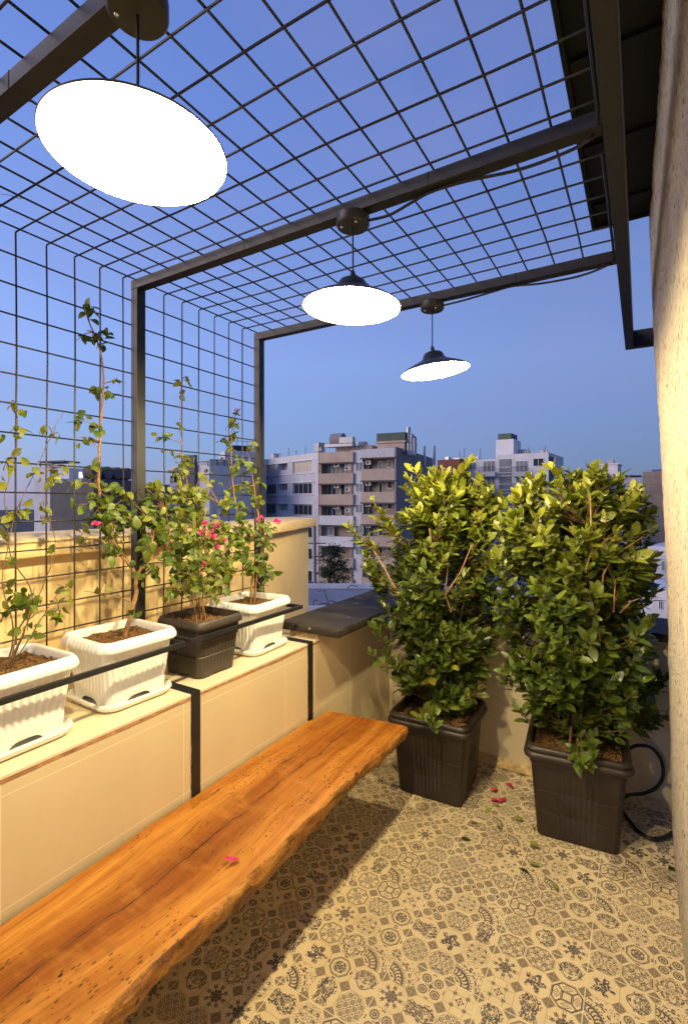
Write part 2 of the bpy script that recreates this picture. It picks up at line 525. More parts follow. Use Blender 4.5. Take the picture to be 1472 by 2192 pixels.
    m.bump((joint * -1.0 + E(base) * 0.2).v, 0.25, 0.003)
    return m.m
M['floor'] = floor_mat()
E.band = lambda s, c, w: E.m('COMPARE', s, c, w)

def wood_mat():
    m = Mat('live_edge_wood', 0.33, spec=0.45)
    X, Y, Z = m.sep(m.coord())          # metres from the slab centre line
    warp = E(m.noise(m.mapping((3.0, 0.8, 3)), 1.0, 3, 0.5))
    xw = X + (warp - 0.5) * 0.22
    g1 = m.noise(m.comb(xw, Y * 0.07, Z * 0.6), 16, 6, 0.62, 0.5)
    g2 = m.noise(m.comb(xw, Y * 0.045, Z), 120, 3, 0.6)
    g3 = E(m.noise(m.comb(xw, Y * 0.25, Z), 6, 4, 0.6))
    fig = m.noise(m.comb(X * 0.7, Y * 1.6, Z), 14, 4, 0.6)      # cross figure
    ax = (xw - 0.0 + (g3 - 0.5) * 0.16).abs()
    heart = m.ramp(ax, [(0.025, (1, 1, 1)), (0.125, (0, 0, 0))])
    sap = m.ramp(g1, [(0.30, (0.27, 0.086, 0.009)), (0.48, (0.42, 0.152, 0.018)), (0.66, (0.56, 0.245, 0.040))])
    red = m.ramp(g1, [(0.32, (0.150, 0.034, 0.003)), (0.52, (0.26, 0.068, 0.007)), (0.70, (0.40, 0.130, 0.014))])
    c = m.mix(E(heart) * 0.9, sap, red)
    c = m.mix(E(m.ramp(g2, [(0.50, (0, 0, 0)), (0.62, (1, 1, 1))])) * 0.34, c, (0.105, 0.030, 0.004))
    g4 = m.noise(m.comb(xw + 2.0, Y * 0.03, Z), 260, 2, 0.5)
    c = m.mix(E(m.ramp(g4, [(0.54, (0, 0, 0)), (0.64, (1, 1, 1))])) * 0.30, c, (0.075, 0.022, 0.003))
    c = m.mix(E(m.ramp(fig, [(0.52, (0, 0, 0)), (0.70, (1, 1, 1))])) * 0.30, c, (0.58, 0.26, 0.045))
    band = m.noise(m.comb(X, Y * 0.5, Z), 5, 4, 0.6)
    c = m.mix(E(m.ramp(band, [(0.52, (0, 0, 0)), (0.68, (1, 1, 1))])) * 0.35, c, (0.20, 0.060, 0.007))
    hs = E(m.noise(m.comb(X, Y * 0.45, Z), 8, 4, 0.65))
    sapz = E(m.ramp(ax, [(0.03, (0.15,) * 3), (0.09, (1, 1, 1))]))
    dens = ((hs - 0.495) * sapz).mn(0.075)
    def dashes(sx, sy, sc, k, jig):
        v = m.voronoi(m.comb(X * sx + (warp - 0.5) * 0.05 + (E(g2) - .5) * jig, Y * sy, Z), sc)
        return E(v.outputs['Distance']) < dens * k
    d1 = dashes(1.0, 0.36, 110, 3.2, 0.010)
    d2 = dashes(1.0, 0.18, 70, 1.7, 0.016)
    d3 = E(m.voronoi(m.comb(X + 3.0, Y * 0.6, Z), 12).outputs['Distance']) < (hs - 0.40) * 0.26
    n_l = E(m.noise(m.comb(0.0, Y, 0.0), 2.2, 7, 0.62)); n_l2 = E(m.noise(m.comb(4.0, Y, 0.0), 2.6, 7, 0.62)); n_l3 = E(m.noise(m.comb(7.0, Y, 0.0), 2.0, 7, 0.62))
    cw = E(m.noise(m.comb(9.0, Y, 0.0), 5.0, 4, 0.65)); cw2 = E(m.noise(m.comb(12.0, Y, 0.0), 4.0, 4, 0.65)); cw3 = E(m.noise(m.comb(15.0, Y, 0.0), 5.0, 4, 0.65))
    crack = (X - 0.006 + (n_l - 0.5) * 0.11).abs() < (cw - 0.40) * 0.014
    crack2 = (X + 0.075 + (n_l2 - 0.5) * 0.10).abs() < (cw2 - 0.50) * 0.022
    crack3 = (X + 0.165 + (n_l3 - 0.5) * 0.07).abs() < (cw3 - 0.55) * 0.05
    tonal = E(m.noise(m.coord(), 35, 2, .5))
    dark = anyof(d1 * (0.35 + tonal * 0.8), d2 * (0.25 + tonal * 0.7), d3, crack, crack2 * 0.9, crack3 * 0.8)
    near = (X - 0.006 + (n_l - 0.5) * 0.11).abs() < 0.014
    c = m.mix(near * 0.25, c, (0.112, 0.028, 0.0033))
    c = m.mix(dark, c, (0.022, 0.009, 0.0022))
    m.color(c)
    m.rough(0.28 + E(g1) * 0.16 + dark * 0.4)
    m.bump((E(g1) * 0.30 + E(g2) * 0.22 + E(g4) * 0.10 - dark * 1.5).v, 0.5, 0.004)
    return m.m
M['wood'] = wood_mat()
def bark_mat():
    m = Mat('bench_live_edge', 0.5)
    a = m.noise(m.mapping((1, 0.35, 1)), 26, 6, 0.7, 0.6); b = m.noise(m.mapping((1, 0.6, 1.4)), 10, 5, 0.65)
    f = m.noise(m.coord(), 95, 4, 0.7)
    c = m.ramp(a, [(0.32, (0.16, 0.052, 0.006)), (0.48, (0.44, 0.175, 0.022)), (0.68, (0.66, 0.34, 0.070))])
    c = m.mix(E(m.ramp(b, [(0.50, (0, 0, 0)), (0.60, (1, 1, 1))])) * 0.72, c, (0.10, 0.032, 0.006))
    c = m.mix(E(m.ramp(f, [(0.58, (0, 0, 0)), (0.70, (1, 1, 1))])) * 0.45, c, (0.70, 0.45, 0.16))
    c = m.mix(E(m.ramp(f, [(0.30, (1, 1, 1)), (0.40, (0, 0, 0))])) * 0.6, c, (0.06, 0.022, 0.005))
    v = m.voronoi(m.mapping((1, 0.7, 1)), 15)
    c = m.mix((E(v.outputs['Distance']) < 0.11) * 0.95, c, (0.012, 0.006, 0.003))
    m.color(c); m.bump((E(a) * 0.9 + E(b) * 0.6 + E(f) * 0.45).v, 0.9, 0.014)
    return m.m
M['bark'] = bark_mat()

M['white_pot'] = plain('white_pot_plastic', (0.86, 0.86, 0.84), 0.35, var=0.03, scale=20)
M['brown_pot'] = plain('brown_pot_plastic', (0.042, 0.033, 0.027), 0.45, var=0.25, scale=9, bump=0.04)
M['planter'] = plain('dark_planter_plastic', (0.024, 0.016, 0.012), 0.5, var=0.3, scale=7, bump=0.06, bscale=120)
def soil_mat():
    m = Mat('potting_soil', 0.95, spec=0.2)
    a = m.noise(m.coord(), 130, 4, 0.8); b = m.voronoi(m.coord(), 90)
    c = m.ramp(a, [(0.35, (0.05, 0.024, 0.010)), (0.52, (0.22, 0.115, 0.045)), (0.66, (0.46, 0.28, 0.12))])
    m.color(c); m.bump((E(a) + E(b.outputs['Distance'])).v, 1.0, 0.012)
    return m.m
M['soil'] = soil_mat()
M['twig'] = plain('brown_twig', (0.13, 0.075, 0.030), 0.75, var=0.4, scale=40, bump=0.3)
M['bough'] = plain('pale_bark', (0.27, 0.15, 0.065), 0.8, var=0.35, scale=40, bump=0.4)
M['hose'] = plain('black_hose', (0.012, 0.011, 0.012), 0.35)
def leaf_mat(name, trans=0.25, rough=0.33):
    m = Mat(name, rough, spec=0.5)
    at = m.nt.nodes.new('ShaderNodeAttribute'); at.attribute_name = 'tint'
    nz_ = m.noise(m.coord(), 60, 3, 0.6)
    c = m.mix(E(nz_) * 0.35, at.outputs['Color'], (0.03, 0.045, 0.008))
    m.color(c)
    tr = m.nt.nodes.new('ShaderNodeBsdfTranslucent')
    m.l(m.mix(1.0, c, (0.9, 1.0, 0.35), 'MULTIPLY'), tr.inputs['Color'])
    mx = m.nt.nodes.new('ShaderNodeMixShader'); mx.inputs[0].default_value = trans
    m.l(m.b.outputs[0], mx.inputs[1]); m.l(tr.outputs[0], mx.inputs[2])
    m.l(mx.outputs[0], m.nt.nodes['Material Output'].inputs['Surface'])
    return m.m
M['leaf'] = leaf_mat('glossy_leaf', 0.28, 0.36)
M['soft_leaf'] = leaf_mat('soft_leaf', 0.3, 0.45)
M['petal'] = leaf_mat('pink_bract', 0.3, 0.6)

# city materials
def wallm(name, col, var=0.14, streak=0.3):
    m = Mat(name, 0.85, spec=0.2)
    a = m.noise(m.coord(), 0.35, 6, 0.65); b = m.noise(m.mapping((1, 1, 0.12)), 1.6, 5, 0.7)
    c = m.ramp(a, [(0.3, tuple(x * (1 - var) for x in col)), (0.7, tuple(min(1, x * (1 + var)) for x in col))])
    c = m.mix(E(m.ramp(b, [(0.5, (0, 0, 0)), (0.75, (1, 1, 1))])) * streak, c, tuple(x * 0.6 for x in col))
    m.color(c); return m.m
M['c_white'] = wallm('city_white_render', (0.775, 0.762, 0.775))
M['c_grey'] = wallm('city_light_grey', (0.650, 0.650, 0.689))
M['c_beige'] = wallm('city_beige_brick', (0.564, 0.444, 0.357))
M['c_beige2'] = wallm('city_beige_back', (0.413, 0.318, 0.240))
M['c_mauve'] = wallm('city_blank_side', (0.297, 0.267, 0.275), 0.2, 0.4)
M['c_dark'] = wallm('city_dark_wall', (0.156, 0.150, 0.156), 0.2, 0.4)
M['c_slab'] = wallm('city_slab_edge', (0.14, 0.12, 0.11))
M['c_panel'] = wallm('city_blue_grey_panel', (0.375, 0.388, 0.450))
M['c_brown'] = wallm('city_brown_concrete', (0.286, 0.234, 0.195), 0.2, 0.4)
M['c_green'] = wallm('city_green_mesh', (0.13, 0.165, 0.13))
M['c_frame'] = plain('white_window_frame', (0.72, 0.72, 0.74), 0.4)
M['c_rail'] = plain('dark_rail', (0.05, 0.05, 0.055), 0.5)
M['c_zinc'] = plain('zinc_cooler', (0.45, 0.45, 0.46), 0.35, 0.6)
M['c_unit'] = plain('white_ac_unit', (0.66, 0.66, 0.64), 0.4)
M['c_curtain'] = plain('cream_blind', (0.60, 0.52, 0.38), 0.8, var=0.1, scale=0.5)
M['c_glass'] = plain('dark_glass', (0.03, 0.034, 0.04), 0.08, var=0.3, scale=0.6)
M['c_glass2'] = plain('net_curtain_glass', (0.25, 0.27, 0.28), 0.15, var=0.3, scale=0.5)
M['c_blue'] = plain('blue_sign', (0.03, 0.07, 0.28), 0.5)
M['c_roof'] = plain('grey_bitumen_roof', (0.25, 0.26, 0.29), 0.75, var=0.2, scale=0.4)
M['c_street'] = plain('asphalt_ground', (0.06, 0.06, 0.065), 0.9, var=0.3, scale=0.1)
def brick_mat():
    m = Mat('red_brick', 0.85)
    br = m.nt.nodes.new('ShaderNodeTexBrick')
    br.inputs['Color1'].default_value = (0.28, 0.09, 0.06, 1); br.inputs['Color2'].default_value = (0.22, 0.07, 0.05, 1)
    br.inputs['Mortar'].default_value = (0.2, 0.13, 0.1, 1); br.inputs['Scale'].default_value = 1.2
    X, Y, Z = m.sep(m.coord())
    m.l(m.comb(X + Y, Z, 0.0), br.inputs['Vector'])
    m.color(br.outputs[0]); return m.m
M['c_brick'] = brick_mat()

# ================================================================== STRUCTURE: terrace
LX = -1.43           # tiled face of the low wall
LZ = 0.825           # ledge height
MX = -1.80           # plane of the wire mesh
POSTY = (0.533, 1.285, 2.03)
ROOFZ = 2.45
FY = 2.94            # far wall face

fl = MB().box(-1.60, 0.9, -1.6, FY + 0.1, -0.12, 0.0).build('floor', M['floor'])
tag(fl, kind='structure')

# ---- low wall on the left with the ledge
lw = thing('low_wall', 'low cream tiled wall with a wide ledge carrying the potted climbers', 'wall', (LX, 0.8, 0))
o = (LX, 0.8, 0)
b = MB(o)
cuts = [(-1.6, POSTY[0] - .022), (POSTY[0] + .022, POSTY[1] - .022), (POSTY[1] + .022, POSTY[2] - .022), (POSTY[2] + .022, 2.115)]
for (a_, c_) in cuts:
    b.box(LX - 0.02, LX, a_, c_, -0.1, LZ - 0.012)
b.box(-1.98, LX - 0.021, -1.6, 2.113, -3.0, LZ - 0.012)
b.box(-1.62, LX - 0.001, 2.115, FY + 0.12, -3.0, 0.853)
wb = b.build('wall_body', M['tile_left'], lw)
b = MB(o)
for (a_, c_) in cuts:
    b.box(-1.979, LX + 0.002, a_, c_, LZ - 0.010, LZ)
b.build('ledge_top', M['ledge'], lw, bevel=0.0015)
b = MB(o)
for (a_, c_) in cuts:
    y = a_ + 0.004
    while y < c_ - 0.01:
        y2 = min(c_ - 0.004, y + rnd.uniform(0.05, 0.22))
        b.box(LX - 0.004, LX + 0.001 + rnd.uniform(0.0006, 0.0022), y, y2, LZ - 0.0170 - rnd.uniform(0, .003), LZ - 0.0108)
        y = y2 + rnd.choice((0.0, 0.0, 0.002))
b.build('tile_edge', M['terracotta'], lw)
b = MB(o)   # crumbled adhesive along the steel straps
for py in POSTY[:3]:
    for s in (-1, 1):
        z = 0.02
        while z < LZ - 0.03:
            z2 = z + rnd.uniform(0.012, 0.05)
            if rnd.random() < (0.75 if s < 0 else 0.3):
                w = rnd.uniform(0.002, 0.006)
                yy = py + s * 0.0215
                b.box(LX - 0.01, LX + rnd.uniform(0.0008, 0.003), min(yy, yy + s * w), max(yy, yy + s * w), z, min(z2, LZ - 0.03))
            z = z2
for k in range(26):    # mortar bed under the coping end
    yy = 2.106
    x = -1.60 + k * 0.0065
    b.box(x, x + 0.0066, yy - rnd.uniform(0.0, 0.008), 2.1149, LZ + 0.0005, 0.852 + rnd.uniform(-.004, 0))
b.build('mortar', M['adhesive'], lw)

def slab(mb, x0, x1, y0, y1, z0, z1, chip=0.004, seed=0, step=0.02):
    """stone slab with a slightly chipped outline: ring of points, top and bottom"""
    pts = []
    def seg(ax, ay, bx, by):
        n = max(2, int(math.hypot(bx - ax, by - ay) / step))
        for i in range(n):
            pts.append((ax + (bx - ax) * i / n, ay + (by - ay) * i / n))
    seg(x0, y0, x1, y0); seg(x1, y0, x1, y1); seg(x1, y1, x0, y1); seg(x0, y1, x0, y0)
    cx, cy = (x0 + x1) / 2, (y0 + y1) / 2
    def ring(z, inset, amp):
        out = []
        for (x, y) in pts:
            k = mnoise.noise(Vector((x * 30 + seed, y * 30, z * 60))) 
            d = inset + amp * max(0, k) * 1.6
            dx = -d if x > x1 - 1e-6 else (d if x < x0 + 1e-6 else 0)
            dy = -d if y > y1 - 1e-6 else (d if y < y0 + 1e-6 else 0)
            out.append((x + dx, y + dy, z))
        return out
    mb.rings([ring(z0, 0.002, chip), ring(z0 + 0.006, 0.0, chip), ring((z0 + z1) / 2, 0.0, chip * .6), ring(z1 - 0.005, 0.0, chip), ring(z1, 0.004, chip)])
    return mb
cp = slab(MB(o), -1.66, -1.285, 2.07, 3.22, 0.856, 0.896, 0.006, 3).build('coping', M['coping'], lw, smooth=40)

# ---- far wall
o = (-0.2, FY, 0)
fw = thing('far_wall', 'low cream tiled wall behind the two tall shrubs with dark coping', 'wall', o)
MB(o).box(-1.4295, 1.0, FY, FY + 0.16, -3.0, 0.853).build('wall_body', M['tile_far'], fw)
slab(MB(o), -1.2835, 1.0, 2.835, 3.22, 0.856, 0.896, 0.004, 9).build('coping', M['coping'], fw, smooth=40)
b = MB(o)      # cement fillet where wall meets floor
b.grid([[(x, FY - 0.055 - 0.012 * mnoise.noise(Vector((x * 9, 0, 0))), 0.002) for x in np.arange(-1.42, 0.9, .03)],
        [(x, FY - 0.025, 0.012) for x in np.arange(-1.42, 0.9, .03)],
        [(x, FY - 0.001, 0.034 + 0.008 * mnoise.noise(Vector((x * 7, 3, 0)))) for x in np.arange(-1.42, 0.9, .03)]])
b.build('cement_fillet', M['adhesive'], fw, smooth=60)

# ---- tall rendered parapet behind the mesh, bending outward
o = (-2.0, 1.0, 0)
pw = thing('parapet_wall', 'high amber rendered parapet behind the wire mesh with a rounded cap', 'wall', o)
path = [Vector((-2.0, -1.6)), Vector((-2.0, 2.30)), Vector((-2.305, 3.25))]
def offset_path(path, d):
    out = []
    for i, p in enumerate(path):
        t0 = (path[i] - path[i - 1]).normalized() if i else None
        t1 = (path[i + 1] - path[i]).normalized() if i < len(path) - 1 else None
        t0 = t0 or t1; t1 = t1 or t0
        n0 = Vector((t0.y, -t0.x)); n1 = Vector((t1.y, -t1.x))
        n = (n0 + n1).normalized()
        out.append(p + n * (d / max(0.3, n.dot(n0))))
    return out
def wall_loft(mb, path, prof, step=0.06, amp=0.003, seed=0):
    # prof: closed list of (offset, z); densified along the path
    rows = [offset_path(path, d) for d, z in prof]
    ts = []
    for i in range(len(path) - 1):
        n = max(2, int((path[i + 1] - path[i]).length / step))
        for k in range(n): ts.append((i, k / n))
    ts.append((len(path) - 2, 1.0))
    rings = []
    for (i, t) in ts:
        rg = []
        for j, (d, z) in enumerate(prof):
            p = rows[j][i].lerp(rows[j][i + 1], t)
            k = mnoise.noise(Vector((p.x * 7 + seed, p.y * 7, z * 9))) * amp + mnoise.noise(Vector((p.x * 2, p.y * 2 + seed, z * 3))) * amp * 1.5
            rg.append((p.x + k, p.y + k * .3, z + k))
        rings.append(rg)
    mb.rings(rings)
    return mb
zs = [-3.0, 0.5, 0.8, 0.9, 1.0, 1.1, 1.2, 1.335]
wall_loft(MB(o), path, [(0, z) for z in zs] + [(-0.28, 1.335), (-0.28, -3.0)], amp=0.004).build('wall_body', M['render'], pw, smooth=50)
wall_loft(MB(o), path, [(0.050, 1.331), (0.062, 1.336), (0.0655, 1.345), (0.066, 1.385), (0.063, 1.397), (0.054, 1.401), (-0.02, 1.405), (-0.14, 1.408), (-0.32, 1.404), (-0.34, 1.33)], amp=0.0035, seed=4).build('cap', M['render'], pw, smooth=35)

# ---- rough stucco wall on the right
o = (0.12, 1.0, 0)
sw = thing('stucco_wall', 'rough cream stucco wall end close on the right', 'wall', o)
YE = 2.56
prof_px = [(1850, 1443), (1750, 1437), (1600, 1433), (1500, 1431), (1350, 1428), (1200, 1424), (1060, 1417), (900, 1409), (740, 1398), (600, 1392), (450, 1386), (300, 1381), (150, 1388), (0, 1394)]
zx = [(on_y(c_, r_, YE).z, on_y(c_, r_, YE).x) for (r_, c_) in prof_px]
zx = [(-0.1, zx[0][1] + 0.003)] + zx + [(4.6, zx[-1][1] + 0.02)]
def edge_x(z):
    for (z0, x0), (z1, x1) in zip(zx[:-1], zx[1:]):
        if z0 <= z <= z1: return x0 + (x1 - x0) * (z - z0) / (z1 - z0)
    return zx[-1][1]
ys = [-1.2 + i * 0.06 for i in range(35)] + [0.9 + i * 0.022 for i in range(1, 74)]
ys = [y for y in ys if y < YE - 0.03] + [YE - 0.025, YE - 0.012, YE - 0.004]
zsr = [-0.05 + i * 0.026 for i in range(142)]
rows = []
for z in zsr:
    row = []
    ex = edge_x(z)
    for y in ys:
        t = max(0, min(1, (y + 1.2) / (YE + 1.2)))
        x = 0.118 + (ex - 0.118) * (t ** 0.6)
        k = mnoise.noise(Vector((y * 6, z * 5, 1.0))) * 0.0025 + mnoise.noise(Vector((y * 17, z * 14, 3.0))) * 0.0035 + mnoise.noise(Vector((y * 48, z * 36, 7.0))) * 0.0035
        rr = max(0.0, 1 - (YE - y) / 0.03)
        row.append((x + k + 0.014 * rr * rr, y, z))
    ye_off = 0.004 * mnoise.noise(Vector((z * 9, 2, 5))) + 0.005 * mnoise.noise(Vector((z * 31, 2, 5)))
    for (dx, dy) in ((0.03, 0.004), (0.08, 0.006), (0.5, 0.008)):
        row.append((ex + dx, YE + dy + ye_off, z))
    rows.append(row)
MB(o).grid(rows).build('stucco_face', M['stucco'], sw, smooth=70)

# ---- dark roof overhang above
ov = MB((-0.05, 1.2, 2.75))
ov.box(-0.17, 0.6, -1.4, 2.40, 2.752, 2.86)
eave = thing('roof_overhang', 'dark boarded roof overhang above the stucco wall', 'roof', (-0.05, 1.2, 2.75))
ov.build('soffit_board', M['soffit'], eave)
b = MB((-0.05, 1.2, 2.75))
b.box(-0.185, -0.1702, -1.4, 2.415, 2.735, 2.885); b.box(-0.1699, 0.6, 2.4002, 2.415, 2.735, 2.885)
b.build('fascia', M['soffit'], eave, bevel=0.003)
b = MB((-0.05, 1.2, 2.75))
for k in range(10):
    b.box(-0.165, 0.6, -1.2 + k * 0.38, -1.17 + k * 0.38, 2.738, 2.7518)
b.build('batten', M['soffit'], eave)

# ================================================================== PERGOLA
o = (MX, 1.3, LZ)
pg = thing('pergola', 'black steel pergola of square tubes covered with welded wire mesh', 'pergola', o)
TW = 0.04
for py in POSTY:
    b = MB(o); b.box(MX + 0.014, MX + 0.014 + TW, py - TW / 2, py + TW / 2, LZ + 0.001, ROOFZ - TW - 0.0005)
    b.build('post', M['black_metal'], pg, bevel=0.002)
    b = MB(o); b.box(MX + 0.014, -0.075, py - TW / 2, py + TW / 2, ROOFZ - TW, ROOFZ - 0.003)
    # welded joint collars
    for q in (rnd.uniform(-1.2, -0.95), rnd.uniform(-0.6, -0.4)):
        b.box(q, q + 0.002, py - TW / 2 - 0.0012, py + TW / 2 + 0.0012, ROOFZ - TW - 0.0012, ROOFZ - 0.0018)
    b.build('beam', M['black_metal'], pg, bevel=0.002)
    b = MB(o); b.box(-1.78, LX + 0.004, py - 0.0205, py + 0.0205, LZ - 0.008, LZ + 0.0035)
    b.box(LX - 0.008, LX + 0.0045, py - 0.0205, py + 0.0205, 0.40, LZ - 0.0085)
    b.build('strap', M['black_metal'], pg)
b = MB(o)
b.box(-0.075, -0.035, -1.4, 3.16, 2.395, 2.49)
b.build('side_rail', M['black_metal'], pg, bevel=0.002)
b = MB(o); b.box(-0.075, 0.3, 3.1605, 3.20, 2.395, 2.49)
b.build('bracket', M['black_metal'], pg, bevel=0.002)
WR = 0.0030
wy = [0.84 + 0.0998 * k for k in range(-14, 12)]
wires = MB(o)
def wob(p, a=0.004):
    return (p[0] + mnoise.noise(Vector(p) * 2.3) * a, p[1] + mnoise.noise(Vector(p) * 2.1 + Vector((5, 0, 0))) * a, p[2] + mnoise.noise(Vector(p) * 2.2 + Vector((0, 7, 0))) * a)
for y in wy:
    pts = [wob((MX, y, z)) for z in np.linspace(LZ + 0.01, ROOFZ - 0.004, 9)] + [wob((x, y, ROOFZ)) for x in np.linspace(MX + 0.004, -0.076, 10)]
    wires.tube(pts, WR, 6)
zk = 0
z = 2.373
zl = []
while z > LZ + 0.03:
    zl.append(z); z -= 0.1
for z in zl:
    wires.tube([wob((MX - 0.0055, y, z)) for y in np.linspace(-0.6, 2.035, 12)], WR, 6)
for kx in range(17):
    x = -0.185 - 0.0998 * kx
    wires.tube([wob((x, y, ROOFZ + 0.0055)) for y in np.linspace(-0.6, 2.035, 12)], WR, 6)
wires.build('wire_mesh', M['wire'], pg, smooth=60)
# pot guard rails
RX, RZ = -1.472, 1.005
for (ya, yb) in ((-0.13, POSTY[0] - 0.012), (POSTY[0] + 0.012, POSTY[1] - 0.012), (POSTY[1] + 0.012, POSTY[2] - 0.012)):
    if yb < 0.57: continue
    b = MB(o)
    b.box(RX - 0.006, RX + 0.006, ya, yb, RZ - 0.009, RZ + 0.009)
    b.box(MX + 0.0545, RX - 0.0062, ya, ya + 0.012, RZ - 0.009, RZ + 0.009)
    b.box(MX + 0.0545, RX - 0.0062, yb - 0.012, yb, RZ - 0.009, RZ + 0.009)
    b.build('guard_rail', M['black_metal'], pg, bevel=0.001)

# ================================================================== PENDANT LAMPS
def emis(name, col, st):
    m = bpy.data.materials.new(name); m.use_nodes = True
    nt = m.node_tree
    for n in list(nt.nodes): nt.nodes.remove(n)
    e = nt.nodes.new('ShaderNodeEmission'); e.inputs[0].default_value = (*col, 1); e.inputs[1].default_value = st
    q = nt.nodes.new('ShaderNodeOutputMaterial'); nt.links.new(e.outputs[0], q.inputs[0])
    return m
M['bulb'] = emis('lit_bulb', LAMP_COL, LAMP_L)
def make_lamp(label, loc, rim_z, tilt):
    t = thing('pendant_lamp', label, 'lamp', loc, 'pendant lamps under the pergola')
    b = MB(); b.lathe([(0.0, 0.0), (0.047, 0.0), (0.0505, -0.003), (0.0505, -0.028), (0.047, -0.033), (0.0, -0.033)][::-1], 40)
    cnp = b.build('canopy', M['shade'], t, smooth=40)
    for (sx, sy) in ((0.026, -0.026), (-0.026, -0.022)):
        MB().lathe([(0.0, -0.0405), (0.003, -0.0395), (0.0042, -0.037), (0.0042, -0.0332)], 12, Matrix.Translation((sx, sy, 0))).build('screw', M['screw'], cnp, smooth=50)
    drop = loc[2] - rim_z
    MB().tube([(0, 0, -0.033), (0.0005, 0, -drop * 0.5), (0, 0, -drop + 0.108)], 0.0026, 8).build('cord', M['cable'], t, smooth=60)
    # shade: outer black shell, inner white enamel, hung from the cord end and tilted about it
    piv = Matrix.Translation((0, 0, -drop + 0.105)) @ tilt @ Matrix.Translation((0, 0, -0.105))
    outer = [(0.1480, 0.0), (0.1490, 0.002), (0.1460, 0.0055), (0.128, 0.017), (0.104, 0.0285), (0.086, 0.0355), (0.074, 0.0405), (0.071, 0.0435), (0.055, 0.0505), (0.048, 0.060), (0.043, 0.073), (0.037, 0.081), (0.028, 0.085), (0.0095, 0.087), (0.0085, 0.100), (0.005, 0.112), (0.0, 0.113)]
    inner = [(0.1472, 0.0), (0.1455, 0.003), (0.127, 0.0145), (0.103, 0.026), (0.084, 0.0335), (0.070, 0.039), (0.053, 0.047), (0.045, 0.058), (0.040, 0.071), (0.034, 0.078), (0.0, 0.080)]
    sh = MB().lathe(outer, 72, piv).build('shade', M['shade'], t, smooth=50)
    MB().lathe(inner[::-1], 72, piv).build('reflector', M['shade_white'], sh, smooth=60)
    MB().lathe([(0.0, 0.079), (0.016, 0.0785), (0.017, 0.066), (0.013, 0.063), (0.0, 0.0625)][::-1], 20, piv).build('socket', M['shade_white'], sh, smooth=40)
    pr = [(0.0, -0.004), (0.010, -0.002), (0.017, 0.004), (0.0205, 0.013), (0.0205, 0.050), (0.016, 0.058), (0.0, 0.062)]
    MB().lathe(pr, 20, piv).build('bulb', M['bulb'], t, smooth=60)
    return t
Fv = Vector((-SY, CYW, 0)); Rv = Vector((CYW, SY, 0))
LXX = -0.772
make_lamp('nearest pendant lamp, its big lit dish showing from below at the upper left', (-0.734, POSTY[0], ROOFZ - TW - 0.0005), 2.139, Matrix.Identity(4))
make_lamp('middle pendant lamp with its cord hanging under the middle beam', (-0.747, POSTY[1], ROOFZ - TW - 0.0005), 2.132, Matrix.Rotation(R(2), 4, Fv))
make_lamp('tilted pendant lamp hanging lowest in view under the farthest beam', (-0.779, POSTY[2], ROOFZ - TW - 0.0005), 2.108, Matrix.Rotation(R(-7), 4, Fv))

def cable(label, pts):
    ps = [Vector(p) for p in pts]
    out = []
    n = len(ps)
    for i in range(n - 1):
        p0, p1, p2, p3 = ps[max(i - 1, 0)], ps[i], ps[i + 1], ps[min(i + 2, n - 1)]
        for k in range(8):
            t = k / 8
            out.append(0.5 * ((2 * p1) + (p2 - p0) * t + (2 * p0 - 5 * p1 + 4 * p2 - p3) * t * t + (3 * p1 - p0 - 3 * p2 + p3) * t ** 3))
    out.append(ps[-1])
    c_ = sum(out, Vector()) / len(out)
    return tag(MB(c_).tube(out, 0.0042, 8).build('power_cable', M['cable'], smooth=60), label, 'cable', 'lamp cables under the beams')
for i, lab in ((1, 'black cable looping along the middle beam to the middle lamp'), (2, 'black cable running along the farthest beam to the tilted lamp')):
    yb = POSTY[i]
    zb = ROOFZ - TW - 0.006
    if i == 1:
        pts = [(-0.698, yb + .004, zb - .02), (-0.63, yb + .012, zb - .02), (-0.56, yb + .014, zb - .004), (-0.50, yb + .005, zb + .001), (-0.40, yb + .004, zb - .003), (-0.27, yb + .012, zb - .014), (-0.17, yb + .012, zb - .012), (-0.11, yb + .006, zb - .004), (-0.085, yb - 0.024, zb + .01), (-0.082, yb - 0.3, zb + .012), (-0.082, yb - 0.9, zb + .014)]
    else:
        pts = [(-0.730, yb - .004, zb - .018), (-0.64, yb - .006, zb - .016), (-0.52, yb - .004, zb - .006), (-0.44, yb, zb + .001), (-0.33, yb - .004, zb - .014), (-0.20, yb - .006, zb - .018), (-0.11, yb - .01, zb - .004), (-0.084, yb - 0.03, zb + .008), (-0.082, yb - 0.3, zb + .012), (-0.082, yb - 0.66, zb + .006)]
    cable(lab, pts)

